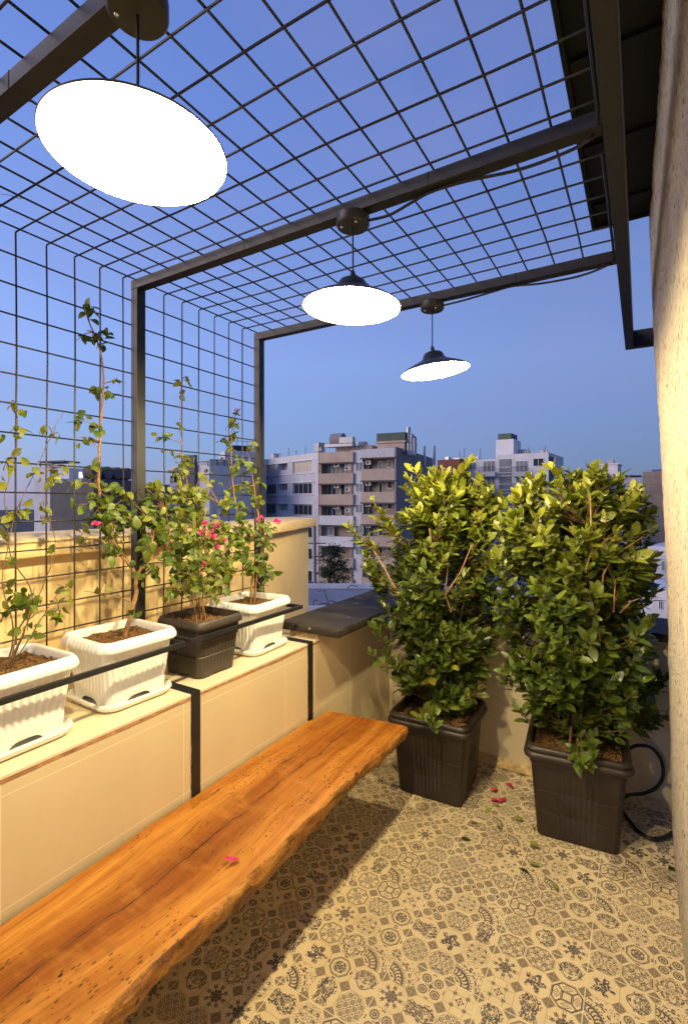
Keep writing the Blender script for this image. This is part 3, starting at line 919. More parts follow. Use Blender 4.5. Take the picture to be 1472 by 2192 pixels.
# ================================================================== BENCH
def make_bench():
    N = 300
    y0, y1 = -0.55, 2.165
    t = thing('bench', 'thick live-edge wooden slab bench fixed along the tiled wall', 'bench', (-1.2, 0.8, 0.4))
    o = (-1.2, 0.8, 0.4)
    topz = 0.45
    def nn(a, b_, c_): return mnoise.noise(Vector((a, b_, c_)))
    rows_top, rows_edge = [], []
    for i in range(N + 1):
        s = i / N
        y = y0 + (y1 - y0) * s
        back = -1.418 + 0.008 * nn(y * 3, 1, 0) + 0.006 * nn(y * 9, 1, 0) + max(0, s - .93) * 0.35
        front = -1.003 + 0.03 * s + 0.018 * nn(y * 1.6, 5, 0) + 0.007 * nn(y * 5, 5, 0) + 0.0035 * nn(y * 19, 5, 0) + 0.002 * nn(y * 47, 5, 0)
        thick = 0.100 + 0.036 * nn(y * 1.7, 9, 2) + 0.022 * nn(y * 4.5, 9, 1) + 0.006 * nn(y * 17, 9, 1)
        if y > 1.15: thick -= 0.018 * min(1, (y - 1.15) / .6)
        und = 0.030 + 0.02 * nn(y * 4, 3, 8)
        yoff = lambda f: (0.055 * f * max(0, (s - 0.97) / 0.03))     # slanted end
        nx = 14
        rt = []
        for j in range(nx + 1):
            f = j / nx
            x = back + (front - back) * f
            zz = topz + 0.0018 * nn(x * 8, y * 5, 0) + 0.001 * nn(x * 30, y * 8, 0)
            e = min(f, 1 - f)
            if e < 0.001: zz -= 0.004
            rt.append((x, y + 0.05 * (f - .5) * s ** 12, zz))
        rows_top.append(rt)
        re = [rt[-1]]
        for (fx, fz) in ((0.003, 0.05), (0.007, 0.13), (0.008, 0.23), (0.007, 0.34), (0.004, 0.45), (-0.001, 0.56), (-0.006, 0.67), (-0.013, 0.78), (-0.021, 0.89), (-und - .010, 1.0)):
            x = front + fx + (0.022 * nn(y * 4.2, fz * 1.3, 4) + 0.022 * (0.35 - abs(nn(y * 6.5 + fz * 1.2, fz * 2.0, 4))) + 0.012 * (0.3 - abs(nn(y * 17 - fz * 2, fz * 3.2, 9))) + 0.006 * nn(y * 40, fz * 7, 4)) * (fz ** .6)
            re.append((x, rt[-1][1], topz - thick * fz))
        zb = topz - thick
        re.append((back + 0.1, y - .01 * s ** 12, zb + 0.006)); re.append((back, rt[0][1], topz - 0.08)); 
        rows_edge.append(re)
    b = MB(o); b.grid(rows_top)
    # end cap
    e = rows_top[-1]; f = rows_edge[-1]
    n0 = len(b.v)
    ring = e + f[1:]
    b.v += [tuple(p) for p in ring]
    b.f.append(tuple(range(n0, n0 + len(ring)))[::-1])
    b.build('seat_top', M['wood'], t, smooth=50)
    b = MB(o); b.grid(rows_edge).build('live_edge', M['bark'], t, smooth=70)
    for py in (0.533, 1.285, 2.0):
        MB(o).box(LX + 0.006, -1.06, py - 0.02, py + 0.02, 0.30, 0.335).build('bracket', M['black_metal'], t)
make_bench()

# ================================================================== POTS
def rrect(hx, hy, r, n):
    """n points round a rounded rectangle, equal spacing; returns (x,y,nx,ny, side coordinate -1..1)"""
    r = min(r, hx * .99, hy * .99)
    L = [2 * (hy - r), 0.5 * pi * r, 2 * (hx - r), 0.5 * pi * r] * 2
    L = [2 * (hy - r), .5 * pi * r, 2 * (hx - r), .5 * pi * r, 2 * (hy - r), .5 * pi * r, 2 * (hx - r), .5 * pi * r]
    tot = sum(L); out = []
    for k in range(n):
        d = tot * (k + 0.5) / n
        i = 0
        while d > L[i]: d -= L[i]; i += 1
        t = d / L[i] if L[i] > 0 else 0
        if i == 0: p = (hx, -(hy - r) + d, 1, 0, 2 * t - 1)
        elif i == 1: a = t * pi / 2; p = (hx - r + r * cos(a), hy - r + r * sin(a), cos(a), sin(a), 9)
        elif i == 2: p = ((hx - r) - d, hy, 0, 1, 2 * t - 1)
        elif i == 3: a = pi / 2 + t * pi / 2; p = (-(hx - r) + r * cos(a), hy - r + r * sin(a), cos(a), sin(a), 9)
        elif i == 4: p = (-hx, (hy - r) - d, -1, 0, 2 * t - 1)
        elif i == 5: a = pi + t * pi / 2; p = (-(hx - r) + r * cos(a), -(hy - r) + r * sin(a), cos(a), sin(a), 9)
        elif i == 6: p = (-(hx - r) + d, -hy, 0, -1, 2 * t - 1)
        else: a = 1.5 * pi + t * pi / 2; p = (hx - r + r * cos(a), -(hy - r) + r * sin(a), cos(a), sin(a), 9)
        out.append(p)
    return out
def soil_patch(hx, hy, z, amp=0.008, seed=0, n=22):
    rows = []
    for i in range(n + 1):
        row = []
        for j in range(n + 1):
            x = -hx + 2 * hx * i / n; y = -hy + 2 * hy * j / n
            k = mnoise.noise(Vector((x * 40 + seed, y * 40, 0))) * amp + mnoise.noise(Vector((x * 110 + seed, y * 110, 0))) * amp * .6 + mnoise.noise(Vector((x * 9 + seed, y * 9, 0))) * amp
            row.append((x, y, z + k))
        rows.append(row)
    return rows
def fluted_pot(name, label, loc, hx, hy, H, mat, group=None, feet=True, taper=0.80, flutes=11, rz=0, seed=0, style=0, group_soil=0):
    t = thing(name, label, 'plant pot', loc, group, rot=(0, 0, rz))
    n = 4 * flutes * 8
    rings = []
    bx, by = hx * taper, hy * taper
    def ring(f, z, off=0, fl=0, arch=0, r=0.03, extra=0.0):
        x = bx + (hx * .93 - bx) * f + extra; y = by + (hy * .93 - by) * f + extra
        pts = []
        for k, (px, py, nx, ny, sd) in enumerate(rrect(x, y, r, n)):
            ph = (k + .5) / n * 4 * flutes
            d = off - fl * (0.5 - 0.5 * abs(cos(pi * ph)) ** 0.7 * 1.0)
            zz = z
            if arch and abs(sd) < 0.62: zz += arch * (1 - (abs(sd) / 0.62) ** 4)
            pts.append((px + nx * d, py + ny * d, zz))
        return pts
    if style == 0:
        prof = [(0.0, 0.0, 0, 0, 0.026 if feet else 0), (0.03, 0.012, 0.0, 0, 0.018 if feet else 0), (0.10, 0.045, 0.001, 0, 0), (0.16, 0.055, 0.001, 0, 0), (0.20, 0.068, 0.0, 0.008, 0), (0.28, 0.080, 0.0, 0.014, 0), (0.5, 0.12, 0.0, 0.014, 0), (0.72, 0.158, 0.0, 0.014, 0), (0.82, 0.178, 0.0, 0.008, 0), (0.86, 0.188, 0.001, 0, 0), (0.96, 0.208, 0.002, 0, 0)]
        prof = [(f, z * H / 0.24, a_, b_, c_) for f, z, a_, b_, c_ in prof]
        lip = [(0.0, 0.207), (0.006, 0.208), (0.010, 0.204), (0.0185, 0.2045), (0.0205, 0.209), (0.019, 0.219), (0.013, 0.231), (0.006, 0.2385), (0.0, 0.240), (-0.003, 0.238), (-0.006, 0.230)]
    else:
        prof = [(0.0, 0.0, 0, 0, 0.008), (0.04, 0.012, 0.0, 0.0, 0.004), (0.09, 0.022, 0.0, 0.003, 0), (0.3, 0.062, 0.0, 0.0035, 0), (0.36, 0.078, 0.0, 0.003, 0), (0.37, 0.081, 0.0025, 0, 0), (0.42, 0.089, 0.0025, 0, 0), (0.43, 0.092, 0.0, 0.003, 0), (0.62, 0.135, 0.0, 0.0035, 0), (0.70, 0.150, 0.0, 0.003, 0), (0.71, 0.153, 0.003, 0, 0), (0.8, 0.170, 0.003, 0, 0), (0.81, 0.173, 0.0, 0, 0), (0.96, 0.208, 0.001, 0, 0)]
        prof = [(f, z * H / 0.24, a_, b_, c_) for f, z, a_, b_, c_ in prof]
        lip = [(0.0, 0.207), (0.007, 0.207), (0.0135, 0.2075), (0.0145, 0.2135), (0.013, 0.223), (0.009, 0.231), (0.006, 0.238), (0.001, 0.240), (-0.003, 0.238), (-0.005, 0.230)]
    lip = [(d, z * H / 0.24) for d, z in lip]
    for f, z, of, flt, ar in prof: rings.append(ring(f, z, of, flt, ar))
    b = MB(); b.rings(rings, (False, False))
    b.rings([ring(0.06, 0.030, -0.002), ring(0.05, 0.028, -0.004)], (True, False))
    b.build('pot_body', mat, t, smooth=40)
    b = MB()
    lr = []
    fine = 0.0011 if style == 0 else 0.0
    for i, (d, z) in enumerate(lip):
        ww = fine if 3 <= i <= 7 else 0
        pts = []
        for k, (px, py, nx, ny, sd) in enumerate(rrect(hx * .93, hy * .93, 0.032, n)):
            q = d + ww * (1 if k % 8 < 4 else -0.4)
            pts.append((px + nx * q, py + ny * q, z))
        lr.append(pts)
    # inside wall down to the soil
    for d, z in ((-0.007, H - 0.035), (-0.010, H - 0.075)):
        lr.append([(px + nx * d, py + ny * d, z) for (px, py, nx, ny, sd) in rrect(hx * .93, hy * .93, 0.030, n)])
    b.rings(lr, (False, False)); b.build('rim', mat, t, smooth=45)
    MB().grid(soil_patch(hx * .93 - 0.009, hy * .93 - 0.009, H - 0.030, 0.009, seed)).build('soil', M['soil'], t, smooth=80)
    return t
def saucer(label, loc, hx, hy, rz=0):
    t = MB()
    n = 160
    prof = [(-0.02, 0.0), (0.0, 0.001), (0.012, 0.010), (0.018, 0.022), (0.0145, 0.0285), (0.009, 0.028), (0.002, 0.012), (-0.008, 0.006), (-0.02, 0.005)]
    rings = []
    for i, (d, z) in enumerate(prof):
        pts = []
        for k, (px, py, nx, ny, sd) in enumerate(rrect(hx, hy, 0.045, n)):
            q = d + (0.0008 if (2 <= i <= 5 and k % 4 < 2) else 0)
            pts.append((px + nx * q, py + ny * q, z))
        rings.append(pts)
    t.rings(rings, (True, True))
    o_ = t.build('saucer', M['white_pot'], smooth=45)
    o_.location = loc; o_.rotation_euler = (0, 0, rz)
    return tag(o_, label, 'saucer', 'white saucers under the ledge pots')
WH = 0.145
PX0 = -1.645
pots = [
    (-1.635, 0.735, 'white fluted pot nearest the camera, cut by the left edge'),
    (-1.650, 1.125, 'white fluted pot between the nearest white pot and the brown pot'),
    (-1.640, 1.825, 'white fluted pot at the far end of the ledge by the dark coping')]
for i, (x, y, lab) in enumerate(pots):
    rz = (0.02, -0.03, 0.05)[i]
    saucer(('white saucer under the nearest white pot', 'white saucer under the middle white pot', 'white saucer under the farthest white pot')[i], (x + 0.002, y, LZ + 0.0005), 0.126, 0.128, rz)
    fluted_pot('plant_pot', lab, (x, y, LZ + 0.0062), 0.142, 0.147, 0.235, M['white_pot'], 'pots on the ledge', True, 0.80, 11, rz, i * 13.0)
fluted_pot('plant_pot', 'brown ribbed pot between two white pots on the ledge', (-1.612, 1.478, LZ + 0.0005), 0.134, 0.130, 0.235, M['brown_pot'], 'pots on the ledge', False, 0.78, 11, 0.0, 50.0, 1)

def big_planter(label, loc, rz, seed):
    t = thing('planter', label, 'planter', loc, 'big dark planters on the floor', rot=(0, 0, rz))
    H = 0.425; hx = 0.208; hy = 0.205; tb = 0.168
    n = 4 * 60
    def ring(h, z, d=0, r=0.028, groove=0, wave=0):
        pts = []
        for k, (px, py, nx, ny, sd) in enumerate(rrect(h, h, r, n)):
            q = d
            if groove and abs(sd) < 0.5:
                q -= groove * (0.5 + 0.5 * cos(2 * pi * sd * 7)) 
            zz = z + (wave * (0.5 + 0.5 * cos(k * pi / 2)))
            pts.append((px + nx * q, py + ny * q, zz))
        return pts
    def hw(z): return tb + (0.192 - tb) * z / 0.36
    R_ = []
    for z, d, g, w in ((0.0, 0, 0, 0.004), (0.012, 0, 0, 0), (0.03, 0, 0.0, 0), (0.036, 0, 0.004, 0), (0.115, 0, 0.004, 0), (0.117, -0.0015, 0.004, 0), (0.119, 0.001, .004, 0), (0.215, 0.001, 0.004, 0), (0.217, -0.0005, 0.004, 0), (0.219, 0.002, .004, 0), (0.318, 0.002, 0.004, 0), (0.324, 0.002, 0, 0), (0.335, 0.003, 0, 0), (0.338, 0.007, 0, 0), (0.368, 0.009, 0, 0)):
        R_.append(ring(hw(z), z, d, 0.028, g, w))
    b = MB(); b.rings(R_, (True, False)); b.build('pot_body', M['planter'], t, smooth=38)
    lip = [(0.198, 0.366), (0.214, 0.364), (0.222, 0.372), (0.224, 0.384), (0.219, 0.394), (0.213, 0.397), (0.2145, 0.402), (0.2165, 0.410), (0.211, 0.420), (0.202, 0.425), (0.194, 0.422), (0.190, 0.412), (0.188, 0.36), (0.186, 0.33)]
    MB().rings([ring(h, z, 0, 0.05 if i < 11 else 0.04) for i, (h, z) in enumerate(lip)], (False, False)).build('rim', M['planter'], t, smooth=50)
    MB().grid(soil_patch(0.184, 0.184, 0.385, 0.012, seed, 30)).build('soil', M['soil'], t, smooth=80)
    return t
PA = (-0.945, 2.56, 0.0); PB = (-0.262, 2.585, 0.0)
big_planter('dark square planter in the corner beside the bench end', PA, 0.04, 3)
big_planter('dark square planter beside the stucco wall', PB, 0.10, 77)

# ================================================================== PLANTS
T_ = np.array([0, .16, .4, .66, .88, 1.0])
def leaf_cloud(pos, dirs, nors, size, tint, wid=0.46, prof=(0, .62, 1.0, .82, .36, 0), fold=0.18, curl=0.22):
    """many small bent leaf blades as one vertex/face set; returns arrays"""
    pos, dirs, nors, size = map(np.asarray, (pos, dirs, nors, size))
    d = dirs / np.linalg.norm(dirs, axis=1, keepdims=True)
    s_ = np.cross(nors, d); s_ /= (np.linalg.norm(s_, axis=1, keepdims=True) + 1e-9)
    n_ = np.cross(d, s_)
    N = len(pos); VS = []
    prof = np.array(prof) * wid * .5
    cr = curl * (0.4 + 1.2 * nrs.rand(N)); fo = fold * (0.5 + nrs.rand(N)); ww = 0.85 + .3 * nrs.rand(N)
    for i, t in enumerate(T_):
        zc = -cr * t * t
        c = pos + d * (size * t)[:, None] + n_ * (size * zc)[:, None]
        if i in (0, len(T_) - 1): VS.append(c[:, None, :])
        else:
            h = prof[i] * ww
            up = (fo * prof[i])
            L_ = c + s_ * (size * h)[:, None] + n_ * (size * up)[:, None]
            R_ = c - s_ * (size * h)[:, None] + n_ * (size * up)[:, None]
            VS.append(np.stack([L_, c, R_], 1))
    V = np.concatenate(VS, 1)           # N x 14 x 3
    k = V.shape[1]
    F = [(0, 2, 1), (0, 3, 2)]
    for i in range(3):
        a = 1 + 3 * i
        F += [(a, a + 1, a + 4, a + 3), (a + 1, a + 2, a + 5, a + 4)]
    F += [(10, 11, 13), (11, 12, 13)]
    verts = V.reshape(-1, 3)
    faces = [tuple(j * k + q for q in f) for j in range(N) for f in F]
    cols = np.repeat(np.asarray(tint), k, axis=0)
    return verts, faces, cols
def leaves_obj(name, parent, org, data, mat):
    V, F, Cc = data
    me = bpy.data.meshes.new(name)
    me.from_pydata((V - np.array(org)).tolist(), [], F)
    at = me.attributes.new('tint', 'FLOAT_COLOR', 'POINT')
    at.data.foreach_set('color', np.concatenate([Cc, np.ones((len(Cc), 1))], 1).astype(np.float32).ravel())
    me.materials.append(mat)
    me.shade_smooth()
    o_ = bpy.data.objects.new(name, me); C.objects.link(o_)
    if parent is not None: o_.parent = parent
    return o_
def interp(tbl, z):
    for (z0, *a), (z1, *b_) in zip(tbl[:-1], tbl[1:]):
        if z <= z1:
            t = max(0, min(1, (z - z0) / (z1 - z0)))
            return [p + (q - p) * t for p, q in zip(a, b_)]
    return tbl[-1][1:]
GREEN = np.array([0.098, 0.148, 0.022]); MID = np.array([0.175, 0.225, 0.028]); YOUNG = np.array([0.29, 0.30, 0.028])

def shrub(label, base, table, seed, sprigs, ntw=330, lsz=0.054, boughs=()):
    """table: z, centre offset right (view), half width, half depth"""
    rs = np.random.RandomState(seed)
    org = (base[0], base[1], 0.385)
    t = thing('shrub', label, 'shrub', org, 'tall shrubs in the dark planters')
    z0 = 0.39; ztop = table[-1][0]
    stems = MB(org); twigs = MB(org)
    sp = []
    for k in range(7):
        a = k * 2.4 + rs.rand(); rr = 0.02 + 0.035 * rs.rand()
        pts = []
        ang = rs.uniform(0, 2 * pi); fr = rs.uniform(0.15, 0.7)
        zt = ztop - rs.uniform(0.12, 0.4)
        for i in range(13):
            f = i / 12; z = z0 + (zt - z0) * f
            cx, hw, hd = interp(table, z)
            lx = cx * f + cos(ang) * hw * fr * f ** .8; ly = sin(ang) * hd * fr * f ** .8
            j = 0.012 * np.array([mnoise.noise(Vector((f * 5, k * 7.1, seed))), mnoise.noise(Vector((f * 5, k * 7.1 + 50, seed)))])
            p = Vector((base[0], base[1], z)) + Rv * (lx + j[0]) + Fv * (ly + j[1]) + Vector((cos(a) * rr, sin(a) * rr, 0)) * (1 - f)
            pts.append(p)
        sp.append(pts)
        stems.tube(pts, 0.006, 6, radii=[0.0075 * (1 - 0.72 * i / 12) for i in range(13)])
    for pl in boughs:      # bare branches that show on the near side
        ps = [at_d(q[0], q[1], q[2] + 0.045) for q in pl]
        stems.tube(ps, 0.005, 6, radii=[0.0050 - 0.0026 * i / max(1, len(ps) - 1) for i in range(len(ps))])
    P, D, Nn, S, T = [], [], [], [], []
    tips = []
    while len(tips) < ntw:
        z = z0 + 0.04 + (ztop - z0 - 0.02) * rs.rand() ** 0.85
        cx, hw, hd = interp(table, z)
        a = rs.uniform(0, 2 * pi); q = 0.25 + 0.75 * rs.rand() ** 0.6
        lump = 1 + 0.46 * mnoise.noise(Vector((cos(a) * 1.6, sin(a) * 1.6, z * 4.2 + seed)))
        lx = cx + cos(a) * hw * q * lump; ly = sin(a) * hd * q * lump
        # gaps: clumped density
        if q > 0.5 and mnoise.noise(Vector((lx * 6 + seed, ly * 6, z * 5.5))) < -0.08: continue
        if z > ztop - .14 and rs.rand() < .5: z += rs.uniform(0, 0.07)
        p_ = Vector((base[0], base[1], z)) + Rv * lx + Fv * ly
        if p_.x > 0.055 or (p_.z < 0.93 and p_.y > FY - 0.05): continue
        tips.append((p_, q))
    n_in = len(tips)
    for (p, q, d) in sprigs: tips.append((p, q))
    while len(tips) < n_in + len(sprigs) + 60:      # stray shoots break the outline
        z = rs.uniform(0.62, ztop + .02); cx, hw, hd = interp(table, z); a = rs.uniform(0, 2 * pi); q = rs.uniform(1.0, 1.22)
        p_ = Vector((base[0], base[1], z + .03)) + Rv * (cx + cos(a) * hw * q) + Fv * (sin(a) * hd * q)
        if p_.x > 0.055 or (p_.z < 0.93 and p_.y > FY - 0.05): continue
        tips.append((p_, 1.0))
    for ti, (tip, q) in enumerate(tips):
        # nearest stem point a little below the tip
        best, bd = None, 1e9
        for pts in sp:
            for p in pts:
                if p.z < tip.z - 0.01:
                    dd = (p - tip).length + abs((tip.z - 0.10) - p.z) * .6
                    if dd < bd: bd, best = dd, p
        if best is None: best = Vector((base[0], base[1], z0))
        if ti >= n_in:      # long shoots: only the last stretch stands clear of the crown
            hd_ = Vector((base[0] - tip.x, base[1] - tip.y, 0)); hd_.normalize()
            best = tip + hd_ * 0.11 - Vector((0, 0, 0.10))
            if tip.z < 0.5: best = tip + hd_ * .12 + Vector((0, 0, .03))
        ax = tip - best
        L_ = max(ax.length, 0.02)
        midp = best.lerp(tip, 0.5) + Vector((0, 0, -0.01 - 0.05 * L_))
        curve = [best.lerp(midp, s / 4).lerp(midp.lerp(tip, s / 4), s / 4) for s in range(5)]
        twigs.tube(curve, 0.002, 4, radii=[0.0032, 0.0029, 0.0025, 0.002, 0.0012])
        dirn = (curve[-1] - curve[-2]).normalized()
        dirn = (dirn + Vector((0, 0, 0.55))).normalized()
        shoot = rs.uniform(0.045, 0.095) if ti < n_in else rs.uniform(0.10, 0.15)
        nl = rs.randint(6, 10) if ti < n_in else rs.randint(10, 14)
        zrel = (tip.z - 0.5) / (ztop - 0.5)
        young = max(0, min(1, (zrel - 0.50) * 1.9)) * (0.45 + .55 * q)
        hue = rs.rand()
        dmg = rs.rand() < 0.03
        pha = rs.uniform(0, 6.28)
        side = dirn.cross(Vector((0.3, 0.9, 0.2))).normalized(); sd2 = dirn.cross(side)
        for k in range(nl):
            f = k / (nl - 1)
            bk = shoot * (1 - f)
            c0 = (tip - dirn * bk) if ti < n_in else (tip + (best - tip).normalized() * min(bk, L_ * .9) * .8 - Vector((0, 0, .25)) * bk * (1 - f))
            c0 = c0 + Vector(rs.normal(0, .003, 3))
            an = pha + k * pi + (k // 2) * 1.3 + rs.normal(0, .25)
            out = side * cos(an) + sd2 * sin(an)
            sprd = 0.95 - 0.55 * f
            ld = (out * sprd + dirn * (0.35 + 0.65 * f) + Vector((0, 0, rs.normal(0.02, .16)))).normalized()
            nr = (dirn * 0.7 + Vector((0, -0.25, .6)) - out * .15 + Vector(rs.normal(0, .38, 3)))
            P.append(c0); D.append(ld); Nn.append(nr); 
            S.append(lsz * (0.60 + 0.85 * rs.rand() ** 1.4) * (0.70 if f > .9 else 1.0))
            yk = young * (0.35 + 0.75 * f) * (0.5 + .8 * hue)
            if rs.rand() < 0.012: yk = 1.2
            base_c = GREEN * (1 - hue * .6) + MID * hue * .6
            cc = base_c * (1 - min(1, yk)) + YOUNG * min(1, yk)
            if dmg: cc = cc * .5 + np.array([.16, .10, .02]) * .5
            T.append(cc * rs.uniform(0.65, 1.3))
    stems.build('stem', M['bough'], t, smooth=60)
    twigs.build('twigs', M['twig'], t, smooth=60)
    leaves_obj('foliage', t, org, leaf_cloud(P, D, Nn, S, T, 0.50, (0, .70, 1.0, .88, .48, 0), 0.16, 0.16), M['leaf'])
    return t
tabA = [(0.39, 0.0, 0.13, 0.10), (0.50, 0.0, 0.20, 0.16), (0.62, 0.0, 0.255, 0.19), (0.95, -0.01, 0.29, 0.22), (1.20, -0.02, 0.345, 0.25), (1.40, 0.01, 0.33, 0.25), (1.50, 0.05, 0.27, 0.21), (1.58, 0.05, 0.21, 0.16), (1.64, 0.03, 0.13, 0.10)]
dA = 2.68
sprA = [(at_d(x, y, d), 1.0, 0) for (x, y, d) in ((745, 1128, 2.6), (757, 1140, 2.6), (772, 1150, 2.62), (790, 1160, 2.62), (795, 1072, 2.7), (804, 1090, 2.7), (815, 1110, 2.7), (822, 1130, 2.7), (880, 1003, 2.7), (893, 1010, 2.72), (870, 1022, 2.7), (1005, 990, 2.7), (992, 1005, 2.7), (984, 1025, 2.7), (1030, 1030, 2.7), (1048, 1075, 2.72), (930, 1015, 2.7), (955, 1015, 2.7), (780, 1190, 2.6), (785, 1215, 2.6), (815, 1290, 2.55), (800, 1345, 2.55), (795, 1395, 2.55), (900, 1540, 2.36), (920, 1530, 2.36), (1000, 1490, 2.4))]
shrub('tall glossy leaved shrub in the corner planter beside the bench', PA, tabA, 5, sprA, 1000, 0.053, [[(965, 1310, 2.46), (952, 1270, 2.44), (958, 1215, 2.44), (948, 1160, 2.46)], [(955, 1270, 2.44), (985, 1225, 2.42), (1010, 1165, 2.44)], [(845, 1260, 2.44), (822, 1215, 2.44), (800, 1180, 2.48)], [(940, 1230, 2.44), (925, 1180, 2.44), (918, 1130, 2.46)]])
tabB = [(0.39, 0.01, 0.15, 0.10), (0.50, 0.03, 0.26, 0.17), (0.68, 0.04, 0.32, 0.20), (0.95, 0.02, 0.355, 0.23), (1.20, 0.0, 0.375, 0.25), (1.40, 0.01, 0.35, 0.24), (1.48, 0.01, 0.31, 0.21), (1.55, 0.0, 0.27, 0.17), (1.61, 0.0, 0.21, 0.11)]
sprB = [(at_d(x, y, d), 1.0, 0) for (x, y, d) in ((1180, 1005, 2.35), (1215, 1010, 2.35), (1265, 1000, 2.35), (1290, 1015, 2.35), (1240, 1015, 2.4), (1340, 1065, 2.4), (1375, 1100, 2.4), (1395, 1140, 2.4), (1330, 1030, 2.4), (1060, 1190, 2.3), (1055, 1215, 2.3), (1050, 1285, 2.3), (1065, 1315, 2.3), (1400, 1215, 2.45), (1408, 1265, 2.4), (1425, 1450, 2.42), (1410, 1455, 2.4), (1400, 1470, 2.38), (1420, 1540, 2.36), (1405, 1545, 2.36), (1395, 1560, 2.34), (1105, 1515, 2.3), (1095, 1110, 2.35), (1085, 1135, 2.3), (1115, 1050, 2.35), (1235, 1640, 2.06), (1250, 1635, 2.06), (1265, 1640, 2.08), (1270, 1610, 2.1))]
shrub('tall glossy leaved shrub beside the stucco wall', PB, tabB, 23, sprB, 1180, 0.056, [[(1282, 1372, 2.10), (1272, 1310, 2.09), (1258, 1265, 2.09), (1245, 1255, 2.11)], [(1252, 1222, 2.10), (1266, 1178, 2.09), (1264, 1120, 2.09), (1262, 1060, 2.12)], [(1266, 1185, 2.09), (1292, 1160, 2.09), (1305, 1150, 2.11)], [(1285, 1280, 2.12), (1290, 1230, 2.11), (1312, 1190, 2.12), (1390, 1140, 2.18)], [(1312, 1310, 2.13), (1316, 1240, 2.12)], [(1325, 1312, 2.13), (1350, 1288, 2.14), (1375, 1278, 2.16)]])

# ---- bougainvillea and other climbers on the ledge
BG = np.array([0.080, 0.140, 0.016]); BY = np.array([0.32, 0.31, 0.022])
CORD = (0, .80, 1.0, .84, .42, 0)
def climber(label, org, trunks, clusters, flowers, seed, youngness, lsz=0.042, dens=1.5, group='climbing plants in the ledge pots', bare=True):
    """trunks: list of (points, r0, r1); clusters: (px, py, plane x, radius px, leaves, youngness)"""
    rs = np.random.RandomState(seed)
    t = thing('climbing_plant', label, 'climber', org, group)
    st = MB(org)
    allp = []
    for pts, r0, r1 in trunks:
        ps = [Vector(p) for p in pts]
        out = []
        n = len(ps)
        for i in range(n - 1):
            p0, p1, p2, p3 = ps[max(i - 1, 0)], ps[i], ps[i + 1], ps[min(i + 2, n - 1)]
            for k in range(6):
                q = k / 6
                out.append(0.5 * ((2 * p1) + (p2 - p0) * q + (2 * p0 - 5 * p1 + 4 * p2 - p3) * q * q + (3 * p1 - p0 - 3 * p2 + p3) * q ** 3) + Vector(rs.normal(0, .0015, 3)))
        out.append(ps[-1])
        m = len(out)
        st.tube(out, r0, 6, radii=[r0 + (r1 - r0) * i / (m - 1) for i in range(m)])
        allp += out
    P, D, Nn, S, T = [], [], [], [], []
    for (px, py, xx, rad, nl, yg) in clusters:
        nl = int(nl * dens) if nl > 4 else nl
        rad *= 1.1
        c0 = on_x(px, py, xx)
        dist = (c0 - Vector((0, 0, EYE))).length
        rm = rad / FPX * dist
        near = min(allp, key=lambda p: (p - c0).length) if allp else c0
        ends = []
        ns = max(1, nl // 5)
        for s_ in range(ns):
            e = c0 + Vector(rs.normal(0, 1, 3)) * rm * 0.55
            e.x = max(min(e.x, xx + 0.10), xx - 0.06)
            md = near.lerp(e, .5) + Vector((0, 0, .01))
            st.tube([near, near.lerp(md, .6), md, md.lerp(e, .6), e], 0.0012, 4, radii=[0.0022, .002, .0017, .0014, .0009])
            ends.append((near, md, e))
        for k in range(nl):
            n_, md, e = ends[k % ns]
            f = 0.35 + .65 * rs.rand()
            p = (md.lerp(e, (f - .35) / .65)) + Vector(rs.normal(0, 1, 3)) * rm * 0.22
            dn = Vector(rs.normal(0, 1, 3)) * .8 + Vector((0.35, -0.1, -0.35))
            P.append(p); D.append(dn.normalized()); Nn.append(Vector((0.55, -0.35, .75)) + Vector(rs.normal(0, .55, 3)))
            S.append(lsz * rs.uniform(.6, 1.25))
            yk = min(1, max(0, yg * .85 - .03 + rs.normal(0, .18)))
            T.append((BG * (1 - yk) + BY * yk) * rs.uniform(.75, 1.25))
    st.build('stem', M['bough'] if bare else M['twig'], t, smooth=60)
    leaves_obj('foliage', t, org, leaf_cloud(P, D, Nn, S, T, 0.66, CORD, 0.28, 0.32), M['soft_leaf'])
    for (px, py, xx, sz) in flowers:
        c0 = on_x(px, py, xx)
        fp, fd, fn, fs, ft = [], [], [], [], []
        nb_ = rs.randint(6, 10)
        for k in range(nb_):
            an = k * 2.4
            dn = Vector((cos(an) * .8 + .3, sin(an) * .8, rs.uniform(-.2, .9)))
            fp.append(c0 + Vector(rs.normal(0, 1, 3)) * sz * .28); fd.append(dn); fn.append(Vector((.6, -.4, .6)) + Vector(rs.normal(0, .4, 3))); fs.append(sz * rs.uniform(.7, 1.1))
            ft.append(np.array([0.80, 0.045, 0.27]) * rs.uniform(.75, 1.2))
        leaves_obj('flower', t, org, leaf_cloud(fp, fd, fn, fs, ft, 0.85, CORD, 0.3, 0.3), M['petal'])
    return t
SZ = LZ + 0.19
X1 = -1.70; XW = MX + 0.012
def L(*pts): return [on_x(px, py, xx) for (px, py, xx) in pts]
